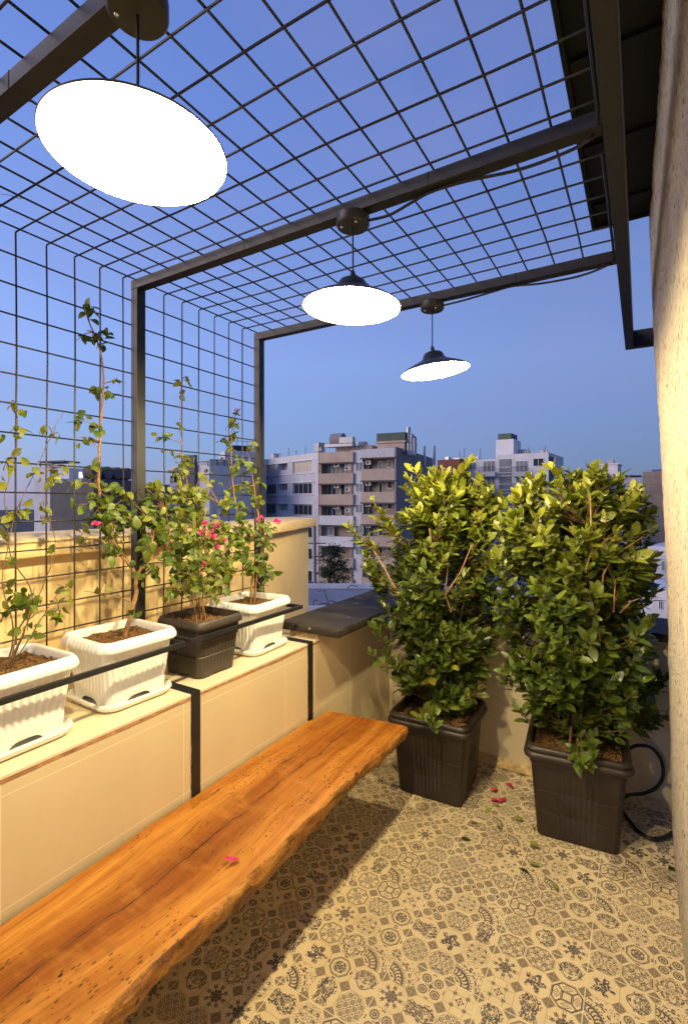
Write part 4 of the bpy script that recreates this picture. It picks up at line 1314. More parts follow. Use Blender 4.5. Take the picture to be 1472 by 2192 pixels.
# nearest pot: bushy young vine
b1 = Vector((-1.635, 0.735, SZ))
climber('yellow green twining vine in the nearest white pot by the left edge', (-1.635, 0.735, SZ),
    [([b1, *L((45, 1340, -1.66), (70, 1270, -1.72), (20, 1180, -1.77), (40, 1090, XW), (85, 990, XW), (135, 880, XW))], .0028, .0012),
     ([b1, *L((60, 1330, -1.66), (95, 1250, -1.75), (120, 1170, -1.78), (100, 1090, XW), (100, 1000, XW))], .0025, .001),
     ([b1, *L((30, 1350, -1.6), (15, 1290, -1.62), (5, 1240, -1.7), (20, 1150, XW), (12, 1060, XW), (40, 940, XW), (33, 860, XW))], .0025, .001),
     ([b1, *L((80, 1340, -1.62), (110, 1290, -1.62), (135, 1262, -1.65))], .0022, .001),
     ([b1, *L((55, 1345, -1.6), (62, 1290, -1.62), (78, 1255, -1.66))], .0022, .001)],
    [(20, 1290, -1.62, 30, 9, .5), (60, 1275, -1.62, 36, 12, .45), (75, 1315, -1.6, 34, 10, .35), (105, 1280, -1.64, 28, 8, .5), (135, 1262, -1.66, 20, 6, .6), (20, 1325, -1.6, 26, 8, .3), (100, 1330, -1.6, 22, 6, .3), (40, 1250, -1.68, 20, 6, .6), (75, 1358, -1.58, 14, 3, .3),
     (15, 855, XW, 10, 2, .7), (35, 920, XW, 26, 6, .75), (95, 925, XW, 18, 3, .6), (20, 975, XW, 24, 6, .7), (50, 950, XW, 22, 5, .7), (60, 1000, XW, 30, 8, .75), (20, 1040, XW, 28, 7, .7), (90, 1040, XW, 30, 8, .7), (110, 1085, XW, 22, 5, .75), (70, 1095, XW, 26, 5, .65), (15, 1105, XW, 24, 5, .7), (40, 1160, XW, 24, 4, .6), (108, 1120, XW, 12, 2, .7), (112, 1165, -1.78, 14, 3, .5), (15, 1190, -1.76, 16, 3, .5), (150, 985, XW, 16, 2, .6), (135, 940, XW, 12, 2, .6), (50, 880, XW, 12, 2, .7), (120, 1010, XW, 16, 3, .7)],
    [], 31, .6, 0.034, 1.0, bare=False)
# second pot: woody bougainvillea trained up the mesh
b2 = Vector((-1.66, 1.14, SZ))
climber('tall woody climber in the middle white pot with one bare stem up the mesh', (-1.66, 1.14, SZ),
    [([b2, *L((283, 1310, -1.66), (292, 1255, -1.68), (283, 1215, -1.70), (250, 1175, -1.74), (222, 1120, XW), (212, 1050, XW), (213, 960, XW), (218, 880, XW), (222, 810, XW), (213, 745, XW), (195, 700, XW), (178, 655, XW))], .0095, .0020),
     (L((287, 1235, -1.69), (318, 1200, -1.66), (325, 1170, -1.66), (330, 1130, -1.68)), .006, .0025),
     (L((222, 1115, XW), (250, 1080, XW), (275, 1060, XW)), .004, .0015),
     (L((270, 1195, -1.72), (245, 1160, -1.70), (240, 1120, -1.72)), .0035, .0015)],
    [(178, 655, XW, 14, 5, .25), (190, 690, XW, 16, 4, .2), (200, 720, XW, 24, 8, .15), (175, 712, XW, 12, 3, .2), (222, 735, XW, 12, 3, .1), (215, 830, XW, 20, 5, .3), (255, 828, XW, 16, 4, .3), (225, 860, XW, 16, 4, .2), (182, 908, XW, 20, 6, .25), (208, 925, XW, 18, 5, .15), (180, 935, XW, 12, 3, .25), (188, 962, XW, 12, 3, .25), (205, 1010, XW, 16, 4, .4), (185, 1045, XW, 28, 9, .3), (230, 1050, XW, 34, 14, .35), (262, 1060, XW, 28, 10, .35), (215, 1085, -1.75, 34, 16, .2), (250, 1100, -1.75, 36, 18, .2), (215, 1125, -1.74, 26, 12, .15), (270, 1120, -1.72, 34, 18, .18), (300, 1090, -1.70, 36, 16, .25), (240, 1150, -1.72, 26, 10, .12), (225, 1175, -1.72, 20, 8, .1), (330, 1150, -1.67, 30, 14, .2), (345, 1110, -1.67, 26, 12, .25), (315, 1185, -1.66, 24, 8, .15), (330, 1235, -1.64, 22, 6, .15), (305, 1240, -1.64, 12, 3, .2), (275, 1308, -1.62, 14, 3, .12), (205, 1245, -1.70, 16, 3, .6), (195, 1270, -1.70, 12, 2, .5)],
    [(205, 1122, -1.70, .020)], 41, .2, 0.038)
# brown pot: dense bougainvillea with a thin leader
b3 = Vector((-1.61, 1.48, SZ))
climber('dense pink flowering bush in the brown pot with a thin leader', (-1.61, 1.48, SZ),
    [([b3 + Vector((dx, dy, 0)), *L((424 + ex, 1270, -1.62), (424 + 2 * ex, 1220, -1.64), (420 + 4 * ex, 1150, -1.66), (415 + 5 * ex, 1080, -1.70))], .0028, .0012) for dx, dy, ex in ((0, 0, 0), (.02, .01, 5), (-.02, .02, -7), (.01, -.03, -13), (-.01, .03, 11), (0.015, -.012, 3))] +
    [(L((415, 1090, -1.70), (400, 1030, XW), (390, 960, XW), (386, 900, XW), (388, 840, XW), (392, 810, XW)), .0022, .0009)],
    [(392, 810, XW, 16, 4, .75), (378, 822, XW, 8, 2, .7), (388, 850, XW, 8, 2, .7), (388, 910, XW, 10, 3, .7), (330, 945, XW, 18, 5, .4), (348, 970, XW, 10, 3, .5), (360, 1010, XW, 26, 10, .5), (400, 1000, XW, 24, 8, .6), (330, 1030, -1.76, 26, 11, .4), (375, 1055, -1.72, 36, 20, .45), (420, 1060, -1.72, 34, 16, .5), (450, 1050, -1.72, 22, 8, .65), (345, 1090, -1.70, 34, 18, .3), (390, 1110, -1.68, 40, 26, .3), (435, 1110, -1.68, 36, 20, .35), (350, 1145, -1.66, 34, 18, .2), (395, 1160, -1.62, 40, 28, .22), (440, 1165, -1.62, 40, 26, .25), (475, 1150, -1.64, 30, 16, .35), (365, 1200, -1.62, 36, 18, .15), (410, 1210, -1.58, 40, 26, .2), (455, 1215, -1.58, 38, 22, .3), (490, 1200, -1.62, 24, 12, .5), (385, 1245, -1.58, 30, 16, .15), (430, 1250, -1.56, 34, 18, .2), (475, 1240, -1.58, 28, 14, .4), (495, 1225, -1.60, 18, 7, .55), (375, 1270, -1.56, 16, 6, .15), (485, 1060, -1.72, 16, 4, .6), (470, 1090, -1.70, 18, 5, .5)],
    [(438, 1122, -1.60, .024), (462, 1125, -1.60, .024), (430, 1140, -1.60, .020), (455, 1152, -1.60, .022), (432, 1208, -1.54, .016), (478, 1157, -1.58, .020), (465, 1172, -1.58, .018)], 53, .3, 0.036, 1.9)
# last pot: bougainvillea with flowers at the tip
b4 = Vector((-1.645, 1.825, SZ))
climber('pink flowering climber in the farthest white pot reaching up the mesh', (-1.645, 1.825, SZ),
    [([b4, *L((540, 1235, -1.66), (528, 1205, -1.68), (520, 1160, -1.70), (508, 1100, -1.74), (498, 1030, XW), (495, 960, XW), (498, 900, XW), (505, 880, XW))], .006, .0016),
     ([b4 + Vector((.01, .02, 0)), *L((550, 1230, -1.64), (560, 1180, -1.64), (555, 1120, -1.68), (545, 1050, -1.74), (535, 985, XW), (527, 960, XW))], .0055, .0014),
     (L((556, 1150, -1.66), (572, 1120, -1.62), (592, 1116, -1.60)), .002, .001)],
    [(490, 912, XW, 20, 8, .2), (472, 940, XW, 14, 5, .2), (500, 938, XW, 14, 5, .2), (498, 965, XW, 10, 3, .3), (528, 968, XW, 12, 4, .55), (490, 1000, XW, 18, 7, .3), (515, 1010, XW, 20, 8, .3), (540, 1005, XW, 14, 5, .3), (500, 1040, -1.77, 22, 9, .25), (535, 1045, -1.76, 20, 8, .3), (552, 1040, -1.74, 14, 5, .35), (505, 1080, -1.74, 26, 12, .25), (540, 1085, -1.72, 22, 10, .25), (510, 1120, -1.70, 28, 14, .15), (550, 1120, -1.68, 26, 12, .18), (500, 1155, -1.68, 26, 12, .12), (535, 1155, -1.66, 28, 15, .12), (570, 1150, -1.64, 22, 10, .15), (515, 1190, -1.66, 24, 12, .1), (555, 1190, -1.62, 28, 14, .1), (578, 1195, -1.62, 18, 8, .12), (560, 1225, -1.62, 24, 10, .08), (583, 1222, -1.62, 12, 5, .12), (528, 1225, -1.64, 14, 5, .1), (560, 1248, -1.60, 12, 4, .1)],
    [(505, 878, XW + .01, .016), (558, 1108, -1.62, .020), (593, 1117, -1.60, .022), (567, 1133, -1.62, .020)], 67, .2, 0.040)

# ---- stray dry sprig caught in the mesh roof at the left
sp_ = [on_z(px, py, ROOFZ - 0.01) for (px, py) in ((2, 415), (22, 418), (38, 424), (52, 425))]
tg = MB(sp_[0])
tg.tube(sp_, 0.0008, 4); tg.tube([sp_[1], sp_[1] + Vector((0.02, .012, -.006))], 0.0006, 4)
tag(tg.build('dry_sprig', M['twig']), 'tiny dry sprig caught in the roof mesh at the left edge', 'sprig')

# ================================================================== FALLEN LEAVES, PETALS, HOSE
def fallen(name, label, cat, p, size, tint, rz, group, mat, prof=(0, .62, 1.0, .82, .36, 0), wid=.5, n=1, spread=0.0):
    rs = np.random.RandomState(int(abs(p.x * 997 + p.y * 1931) * 10) % 99991)
    P, D, Nn, S, T = [], [], [], [], []
    for k in range(n):
        a = rz + k * 1.9
        P.append(Vector((p.x, p.y, p.z + 0.006 + 0.004 * k)) + Vector((rs.normal(0, spread), rs.normal(0, spread), 0)))
        D.append(Vector((cos(a), sin(a), 0.10))); Nn.append(Vector((rs.normal(0, .22), rs.normal(0, .22), 1))); S.append(size * rs.uniform(.85, 1.1)); T.append(np.array(tint) * rs.uniform(.85, 1.15))
    V, F, Cc = leaf_cloud(P, D, Nn, S, T, wid, prof, 0.35, 0.35)
    V[:, 2] += (p.z + 0.0012) - V[:, 2].min()
    o_ = leaves_obj(name, None, tuple(p), (V, F, Cc), mat)
    o_.location = p
    return tag(o_, label, cat, group)
YG = (0.34, 0.36, 0.09); DG = (0.05, 0.08, 0.015)
for i, (px, py, c_, a, s_, lab) in enumerate([
    (985, 1798, DG, 0.4, .05, 'dark curled fallen leaf lying farthest left of the scattered leaves'),
    (1007, 1767, DG, 1.2, .036, 'small dark fallen leaf just in front of the corner planter'),
    (1100, 1760, YG, 0.6, .05, 'pale green fallen leaf close behind the small dark leaves, near the red petals'),
    (1070, 1780, YG, 2.1, .042, 'pale fallen leaf between the two planters on the floor'),
    (1140, 1780, YG, 1.6, .034, 'narrow pale fallen leaf against the front of the stucco side planter'),
    (1130, 1812, YG, 0.1, .045, 'pale fallen leaf in front of the left corner of the stucco side planter'),
    (1150, 1817, YG, 2.6, .04, 'yellowish fallen leaf touching its paler neighbour by the planter front'),
    (1132, 1852, YG, 0.3, .048, 'bent yellow green fallen leaf standing up on the open floor'),
    (1130, 1872, DG, 2.7, .048, 'dark green fallen leaf below the bent yellow green one'),
    (1195, 1908, YG, 2.5, .040, 'yellow fallen leaf lying nearest the camera'),
    (1430, 1865, DG, 1.0, .04, 'green fallen leaf at the foot of the stucco wall'),
    (1422, 1882, YG, 0.1, .03, 'small pale fallen leaf beside the green leaf at the stucco wall'),
    (1055, 1725, YG, 0.2, .036, 'small pale fallen leaf beneath the pair of red petals'),
    (1038, 1738, YG, 0.8, .036, 'small fallen leaf close to the corner planter base')]):
    fallen('fallen_leaf', lab, 'leaf', on_z(px, py, 0.0), s_, c_, a, 'fallen leaves on the floor', M['leaf'])
PK = (0.74, 0.03, 0.12)
for px, py, lab in ((1095, 1688, 'single red petal highest on the floor between the planters'), (1062, 1698, 'red petal beside a brown bit left of the highest petal'), (1063, 1718, 'left one of the two low red petals near the corner planter'), (1077, 1717, 'right one of the two low red petals near the corner planter')):
    fallen('fallen_petal', lab, 'petal', on_z(px, py, 0.0), .030, PK, rnd.uniform(0, 6), 'red petals on the floor', M['petal'], CORD, .8, 2, .004)
fallen('fallen_petal', 'bright pink bract lying on the wooden bench', 'petal', on_z(495, 1848, 0.4525), .022, (0.85, 0.03, 0.26), 1.2, None, M['petal'], CORD, .85, 3, .003)
def smooth_pts(ps, k=6):
    out = []; n = len(ps)
    for i in range(n - 1):
        p0, p1, p2, p3 = ps[max(i - 1, 0)], ps[i], ps[i + 1], ps[min(i + 2, n - 1)]
        for j in range(k):
            q = j / k
            out.append(0.5 * ((2 * p1) + (p2 - p0) * q + (2 * p0 - 5 * p1 + 4 * p2 - p3) * q * q + (3 * p1 - p0 - 3 * p2 + p3) * q ** 3))
    out.append(ps[-1]); return out
hp = [at_d(px, py, d) for px, py, d in ((1340, 1606, 2.46), (1362, 1596, 2.46), (1392, 1600, 2.46), (1413, 1622, 2.46), (1418, 1652, 2.46), (1406, 1682, 2.46), (1378, 1698, 2.46), (1345, 1702, 2.46), (1315, 1715, 2.46))]
hp += [Vector((hp[-1].x, hp[-1].y + .02, .12)), Vector((hp[-1].x + .02, hp[-1].y, .02))]
hl = [on_z(px, py, 0.013) for px, py in ((1352, 1764), (1368, 1782), (1396, 1796), (1426, 1790), (1450, 1768), (1440, 1748))]
hp2 = [Vector((p.x, min(p.y, FY - 0.03), max(p.z, 0.013))) for p in hp + hl]
hs = MB(hp2[0]); hs.tube(smooth_pts(hp2), 0.0085, 10)
tag(hs.build('hose', M['hose'], smooth=60), 'black garden hose coiled between the planter and stucco wall', 'hose')

# ================================================================== CITY
gz = -16.0
gnd = MB(); gnd.grid([[(-900 + 60 * i, -300 + 60 * j, gz) for i in range(31)] for j in range(31)])
tag(gnd.build('ground', M['c_street']), kind='structure')

class Bld:
    def __init__(s, name, label, pl, pr, zt, zb=gz, cat='building', depth=12.0, group='city buildings beyond the terrace'):
        a = at_d(pl[0], 1069, pl[1]); b_ = at_d(pr[0], 1069, pr[1])
        s.O = Vector((a.x, a.y)); s.Lv = Vector((b_.x - a.x, b_.y - a.y)); s.L = s.Lv.length
        s.U = s.Lv.normalized(); s.V = Vector((-s.U.y, s.U.x))
        s.zt, s.zb, s.depth = zt, zb, depth
        c_ = s.O + s.U * s.L / 2 + s.V * depth / 2
        s.org = (c_.x, c_.y, zb)
        s.t = thing(name, label, cat, s.org, group)
        s.M = Matrix(((s.U.x, s.V.x, 0, s.O.x), (s.U.y, s.V.y, 0, s.O.y), (0, 0, 1, 0), (0, 0, 0, 1)))
    def uz(s, px, py, v=0.0):
        r = ray(px, py); n = s.V; o_ = s.O + s.V * v
        den = r[0] * n.x + r[1] * n.y
        t = (o_.x * n.x + o_.y * n.y) / den
        p = Vector((r[0] * t, r[1] * t))
        return (p - s.O).dot(s.U), EYE + r[2] * t
    def mb(s): return MB(s.org)
    def box(s, mb, u0, u1, v0, v1, z0, z1): mb.box(u0, u1, v0, v1, z0, z1, s.M); return mb
    def part(s, name, mat, *boxes, parent=None, bevel=0):
        m = s.mb()
        for q in boxes: s.box(m, *q)
        return m.build(name, mat, parent or s.t, bevel=bevel)
    def window(s, px0, py0, px1, py1, v=0.0, mull=1, pane='c_glass', fw=0.07, sill=False):
        u0, z1 = s.uz(px0, py0, v); u1, z0 = s.uz(px1, py1, v)
        s.window_uz(u0, u1, z0, z1, v, mull, pane, fw, sill)
    def window_uz(s, u0, u1, z0, z1, v=0.0, mull=1, pane='c_glass', fw=0.07, sill=False):
        bx = [(u0, u0 + fw, v - .07, v - .004, z0, z1), (u1 - fw, u1, v - .07, v - .004, z0, z1), (u0 + fw + .001, u1 - fw - .001, v - .07, v - .004, z0, z0 + fw), (u0 + fw + .001, u1 - fw - .001, v - .07, v - .004, z1 - fw, z1)]
        for k in range(mull):
            u = u0 + (u1 - u0) * (k + 1) / (mull + 1)
            bx.append((u - fw * .45, u + fw * .45, v - .068, v - .004, z0 + fw + .001, z1 - fw - .001))
        if sill: bx.append((u0 - .1, u1 + .1, v - .16, v - .004, z0 - .10, z0 - .002))
        f = s.part('window', M['c_frame'], *bx)
        s.part('pane', M[pane], (u0 + fw, u1 - fw, v - .03, v - .004, z0 + fw, z1 - fw), parent=f)
    def ac(s, px, py, v, w=0.85, h=0.6):
        u, z = s.uz(px, py, v)
        q = s.part('air_conditioner', M['c_unit'], (u - w / 2, u + w / 2, v - .32, v, z - h / 2, z + h / 2))
        m = s.mb(); m.lathe([(h * .36, 0.0), (h * .36, -.02), (0.0, -.02)], 16, s.M @ Matrix.Translation((u - .08, v - .321, z)) @ Matrix.Rotation(R(-90), 4, 'X'))
        m.build('fan', M['c_rail'], q)

# px from a crop: (x,y) = origin + q/scale
def c4(x, y): return (520 + x / 3.067, 860 + y / 3.067)
def c5(x, y): return (930 + x / 2.716, 880 + y / 2.716)
def c3(x, y): return (40 + x / 2.831, 930 + y / 2.831)

# ---- light grey block (left of the beige one)
ztop = 1.55 + (1069 - 968) / FPX * 76.0
dl = (ztop - 1.55) * FPX / (1069 - 984)
B3 = Bld('apartment_block', 'light grey apartment block directly left of the beige balcony block', (c4(132, 0)[0], dl), (c4(494, 0)[0], 76.0), ztop, depth=14)
rows = [(398, 472), (536, 608), (672, 744), (812, 884), (946, 1020), (1086, 1156)]
cols = [(148, 216), (228, 292), (326, 452)]
zr = []
for (ya, yb) in rows:
    u_, za = B3.uz(*c4(330, ya)); u_, zb_ = B3.uz(*c4(330, yb)); zr.append((zb_, za))
ur = [(B3.uz(*c4(a, 500))[0], B3.uz(*c4(b_, 500))[0]) for a, b_ in cols]
bx = [(0, B3.L, 1.3, 14, gz, ztop - .4)]
prev = ztop
for (za, zb_) in zr:
    bx.append((0, B3.L, 0, .35, zb_, prev))
    us = [0] + [x for q in ur for x in q] + [B3.L]
    for k in range(0, len(us), 2):
        if us[k + 1] - us[k] > .02: bx.append((us[k], us[k + 1], 0.0, 1.299, za, zb_))
    prev = za
bx.append((0, B3.L, 0, .35, gz, prev)); bx.append((0, .3, .351, 1.299, gz, ztop)); bx.append((B3.L - .3, B3.L, .351, 1.299, gz, ztop)); bx.append((.3, B3.L - .3, .351, 1.3, ztop - .5, ztop - .02))
B3.part('wall', M['c_grey'], *bx)
B3.part('cornice', M['c_white'], *[(0.02, B3.L - 1.2, -.10, -.003, z_ + .05, z_ + .22) for (_, z_) in zr] + [(0.02, B3.L - 1.2, -.14, -.003, z_ - .20, z_ - .04) for (z_, _) in zr])
for i, (za, zb_) in enumerate(zr):
    B3.window_uz(ur[0][0] + .05, ur[0][1] - .05, za + .05, zb_ - .05, .3, 3, 'c_curtain' if i == 0 else 'c_glass', .1)
    B3.window_uz(ur[2][0] + .05, ur[2][1] - .05, za + .05, zb_ - .05, .3, 5 if i == 0 else 3, 'c_curtain' if i == 0 else 'c_glass', .1)
    B3.part('balcony_parapet', M['c_grey'], (ur[1][0], ur[1][1], 0.02, .14, za, za + .75))
uq, zq = B3.uz(*c4(500, 1190)); uq0, zq0 = B3.uz(*c4(415, 1240))
B3.part('sign_board', M['c_blue'], (uq0, B3.L - .05, -.28, -.01, zq0, zq))
def cooler(B, px, ztopv, v, w=1.2, h=1.1):
    u = B.uz(px, 1000, v)[0]
    q = B.part('rooftop_cooler', M['c_zinc'], (u - w / 2, u + w / 2, v, v + w, ztopv + .35, ztopv + .35 + h), bevel=.08)
    B.part('duct', M['c_zinc'], (u - .2, u + .2, v + .2, v + .7, ztopv - .02, ztopv + .349), (u + w / 2 + .002, u + w / 2 + .5, v + .2, v + .8, ztopv + .5, ztopv + 1.1), parent=q)
cooler(B3, c4(190, 0)[0], ztop, 3.0); cooler(B3, c4(478, 0)[0], ztop, 2.0, 1.4, 1.6)
for px in (245, 350, 300, 410):
    m_ = B3.mb()
    u = B3.uz(c4(px, 0)[0], 1000, 5)[0]
    m_.tube([B3.M @ Vector((u, 5, ztop - .3)), B3.M @ Vector((u, 5, ztop + 1.6 + (px % 7) * .15))], .05, 5)
    if px in (350, 245): m_.tube([B3.M @ Vector((u - .6, 5, ztop + 1.5)), B3.M @ Vector((u + .6, 5, ztop + 1.5))], .03, 4)
    m_.build('antenna', M['c_rail'], B3.t)


# ---- beige block with balconies
zt4 = 1.55 + (1069 - 956) / FPX * 70.0
B4 = Bld('apartment_block', 'beige brick apartment block with long balconies and air conditioners', (c4(497, 0)[0], 75.0), (c4(1004, 0)[0], 70.0), zt4, depth=22)
uA = B4.uz(*c4(722, 500))[0]; uB = B4.uz(*c4(775, 500))[0]; Lb = B4.L
def zrow(x, y): return B4.uz(*c4(x, y))[1]
ztA = zrow(600, 328)
B4.part('wall', M['c_beige2'], (0, Lb - .251, 1.4, 21.9, gz, zt4 - .5))
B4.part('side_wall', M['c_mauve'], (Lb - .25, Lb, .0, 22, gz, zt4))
B4.part('stair_strip', M['c_grey'], (uA - .6, uB + .05, .35, 1.399, gz, zt4 - .25))
b1_ = []; b2_ = []; b3_ = []; sl = []
for k, (ya, yb) in enumerate([(330, 405), (470, 543), (608, 683), (748, 816), (884, 956), (1022, 1092), (1160, 1230), (1300, 1370)]):
    (b3_ if k in (3, 4) else b1_).append((0.02, uA, 0, .16, zrow(600, yb), zrow(600, ya)))
    sl.append((.0205, uA - .001, .161, 1.398, zrow(600, yb) + .02, zrow(600, yb) + .3)); sl.append((0, uA + .1, -.12, -.002, zrow(600, yb) - .06, zrow(600, yb) + .16))
for k, (ya, yb) in enumerate([(308, 372), (440, 522), (592, 668), (740, 812), (884, 956), (1022, 1092), (1160, 1230), (1300, 1370)]):
    (b2_ if k == 0 else b1_).append((uB, Lb - .26, 0.0, .16, zrow(890, yb), zrow(890, ya)))
    sl.append((uB + .001, Lb - .261, .161, 1.398, zrow(890, yb) + .02, zrow(890, yb) + .3)); sl.append((uB - .1, Lb - .02, -.12, -.002, zrow(890, yb) - .06, zrow(890, yb) + .16))
B4.part('balcony_parapet', M['c_beige'], *b1_)
B4.part('balcony_parapet', M['c_white'], *b3_)
B4.part('fascia', M['c_grey'], *b2_)
B4.part('balcony_slab', M['c_slab'], *sl)
B4.part('pier', M['c_beige2'], (0.021, .35, .162, 1.397, gz, ztA - .3), (uA - .599, uA - .25, .162, .349, gz, ztA - .3), (uB + .06, uB + .9, .9, 1.397, gz, zt4 - .6))
pr = 140
for k in range(5):
    dy = k * 137.5
    pn = 'c_glass2' if k == 0 else 'c_glass'
    if k in (0, 1, 2):
        B4.window(*c4(555, 405 + dy), *c4(615, 475 + dy), 1.39, 1, pn, .1); B4.window(*c4(640, 405 + dy), *c4(672, 475 + dy), 1.39, 0, pn, .1)
        for (ax, ay) in ((618, 416), (690, 407), (690, 438)): B4.ac(*c4(ax, ay + dy), .75)
    else:
        B4.window(*c4(530, 408 + dy), *c4(598, 468 + dy), .9, 1, 'c_glass2', .1)
    B4.window(*c4(738, 396 + dy), *c4(790, 456 + dy), .34, 1, 'c_glass2', .09)
    B4.ac(*c4(825, 400 + dy), .8)
    B4.window(*c4(888, 392 + dy), *c4(918, 470 + dy), 1.39, 0, pn, .1); B4.window(*c4(945, 384 + dy), *c4(982, 432 + dy), 1.39, 0, pn, .1)
B4.part('penthouse', M['c_beige'], (1.0, uA + 1.5, 4, 12, zt4 - 1.2, zrow(600, 285) + 0.25))
uT = B4.uz(*c4(870, 0), 3)[0]; uT2 = B4.uz(*c4(1060, 0), 3)[0]
zT0 = B4.uz(*c4(960, 262), 3)[1]; zT1 = B4.uz(*c4(960, 205), 3)[1]
B4.part('stair_head', M['c_beige'], (uT + .3, uT2, 3, 9, zt4 - .5, zT0 - .2), (uT, uT2 + .2, 2.8, 9.2, zT0 - .199, zT0 + .1))
B4.part('roof_screen', M['c_green'], (uT + .2, uT2 + .1, 2.9, 3.0, zT0 + .12, zT1), (uT + .2, uT + .3, 3.01, 9, zT0 + .12, zT1), (uT2, uT2 + .1, 3.01, 9, zT0 + .12, zT1))
mm = B4.mb()
uC = B4.uz(*c4(605, 0), 5)[0]; zC = B4.uz(*c4(605, 250), 5)[1]
mm.lathe([(0, 0), (1.15, 0), (1.15, 2.1), (0, 2.1)][::-1], 24, B4.M @ Matrix.Translation((uC - 1, 6, zC)) @ Matrix.Rotation(R(90), 4, 'Y'))
mm.build('water_tank', M['c_mauve'], B4.t, smooth=40)
uD0 = B4.uz(*c4(530, 0), 2)[0]; uD1 = B4.uz(*c4(715, 0), 2)[0]; zD = B4.uz(*c4(600, 275), 2)[1]
B4.part('rooftop_duct', M['c_zinc'], (uD0, uD1, 2.2, 3.6, zD - .5, zD), (uD0 + 2.5, uD1, 2.3, 3.4, zD + .02, zD + 1.0), bevel=.05)
cooler(B4, c4(775, 0)[0], zt4, 5, 1.3, 1.3)
for px, h in ((1085, 3.2), (1105, 2.2), (1125, 1.6)):
    p = at_d(*c4(px, 290), 73); p.z = zt4 - 1
    B4.mb().tube([p, p + Vector((0, 0, h + 1))], .35, 8).build('chimney_flue', M['c_zinc'], B4.t, smooth=50)
for px in (1190, 1255):
    p = at_d(*c4(px, 330), 80); p.z = zt4 - 2
    B4.mb().tube([p, p + Vector((0, 0, 3.2))], .2, 6).build('vent_pipe', M['c_zinc'], B4.t, smooth=50)

# ---- red brick house
B5 = Bld('brick_house', 'red brick house seen between the beige and the white block', (936, 95), (984, 92), 1.55 + (1069 - 983) / FPX * 93, depth=12)
B5.part('wall', M['c_brick'], (0, B5.L, 0, 12, gz, B5.zt))
u0, z0 = B5.uz(936, 1036); u1, z1 = B5.uz(966, 1018)
B5.part('dark_bay', M['c_dark'], (0, B5.uz(967, 1020)[0], -.25, -.003, gz, z1))
B5.window(944, 1003, 966, 1014, 0, 3, 'c_glass2', .12)
B5.part('roof_clutter', M['c_zinc'], (.6, 1.3, 2, 3, B5.zt, B5.zt + .7), (1.8, 3.2, 3, 4, B5.zt, B5.zt + .45))

# ---- white block with glazed stair strip
z6 = 1.55 + (1069 - 968) / FPX * 86
B6 = Bld('apartment_block', 'white apartment block with glazed stair strip behind the shrubs', (c5(133, 0)[0], 95.5), (c5(660, 0)[0], 86), z6, depth=13)
u36 = B6.uz(*c5(360, 250))[0]
B6.part('wall', M['c_white'], (0, u36, 0, 12.9, gz, z6 - .75), (u36 + .001, B6.L, .0, 13, gz, z6))
ug0 = B6.uz(*c5(375, 280))[0]; ug1 = B6.uz(*c5(444, 280))[0]
gl = B6.part('stair_glazing', M['c_glass2'], (ug0, ug1, -.12, -.003, gz, B6.uz(*c5(400, 280))[1]))
for y in (330, 362, 380, 428, 460, 478, 526, 560, 580, 630):
    B6.part('transom', M['c_grey'], (ug0, ug1, -.2, -.122, B6.uz(*c5(400, y))[1], B6.uz(*c5(400, y))[1] + .18), parent=gl)
for k in range(4):
    dy = 97 * k
    B6.window(*c5(190, 300 + dy), *c5(243, 340 + dy), 0, 1, 'c_glass2', .1)
    for (a, b_) in ((272, 352), (462, 542)):
        B6.window(*c5(a + 8, 290 + dy), *c5(b_, 352 + dy), 0, 2, 'c_glass2', .1)
        ua, za = B6.uz(*c5(a - 4, 358 + dy)); ub, zb_ = B6.uz(*c5(b_ + 8, 380 + dy))
        sb = B6.part('balcony_slab', M['c_grey'], (ua, ub, -1.2, -.004, zb_, za))
        m_ = B6.mb()
        for i in range(16):
            u = ua + (ub - ua) * i / 15
            m_.tube([B6.M @ Vector((u, -1.15, za)), B6.M @ Vector((u, -1.15, za + .95))], .025, 4)
        m_.tube([B6.M @ Vector((ua, -1.15, za + .97)), B6.M @ Vector((ub, -1.15, za + .97))], .04, 4)
        m_.build('railing', M['c_rail'], sb)
    B6.window(*c5(570, 275 + dy), *c5(634, 320 + dy), 0, 1, 'c_glass', .1)
zt0 = B6.uz(*c5(400, 165), 2)[1]
B6.part('stair_tower', M['c_white'], (B6.uz(*c5(355, 0), 2)[0], B6.uz(*c5(457, 0), 2)[0], 2, 7, z6 - .5, zt0))
B6.part('tower_screen', M['c_green'], (B6.uz(*c5(364, 0), 2)[0], B6.uz(*c5(440, 0), 2)[0], 2.3, 6.5, zt0 + .002, zt0 + 1.15))
uc = B6.uz(*c5(663, 0))[0]
# right return; shade of an inset corner put in as a dark slab
uR = B6.L
B6.part('recess_shade', M['c_dark'], (uR + .002, uR + .15, .6, 3.6, B6.uz(*c5(670, 600))[1], B6.uz(*c5(670, 262))[1]))
cooler(B6, c5(222, 0)[0], z6 - .75, 4, 1, .8); cooler(B6, c5(510, 0)[0], z6, 5, 1.4, .9); cooler(B6, c5(620, 0)[0], z6, 6, .8, .8)
for px in (145, 172, 266, 545, 640):
    u = B6.uz(c5(px, 0)[0], 970, 5)[0]
    B6.mb().tube([B6.M @ Vector((u, 5, z6 - .8)), B6.M @ Vector((u, 5, z6 + 1.6 + (px % 5) * .3))], .05, 4).build('antenna', M['c_rail'], B6.t)

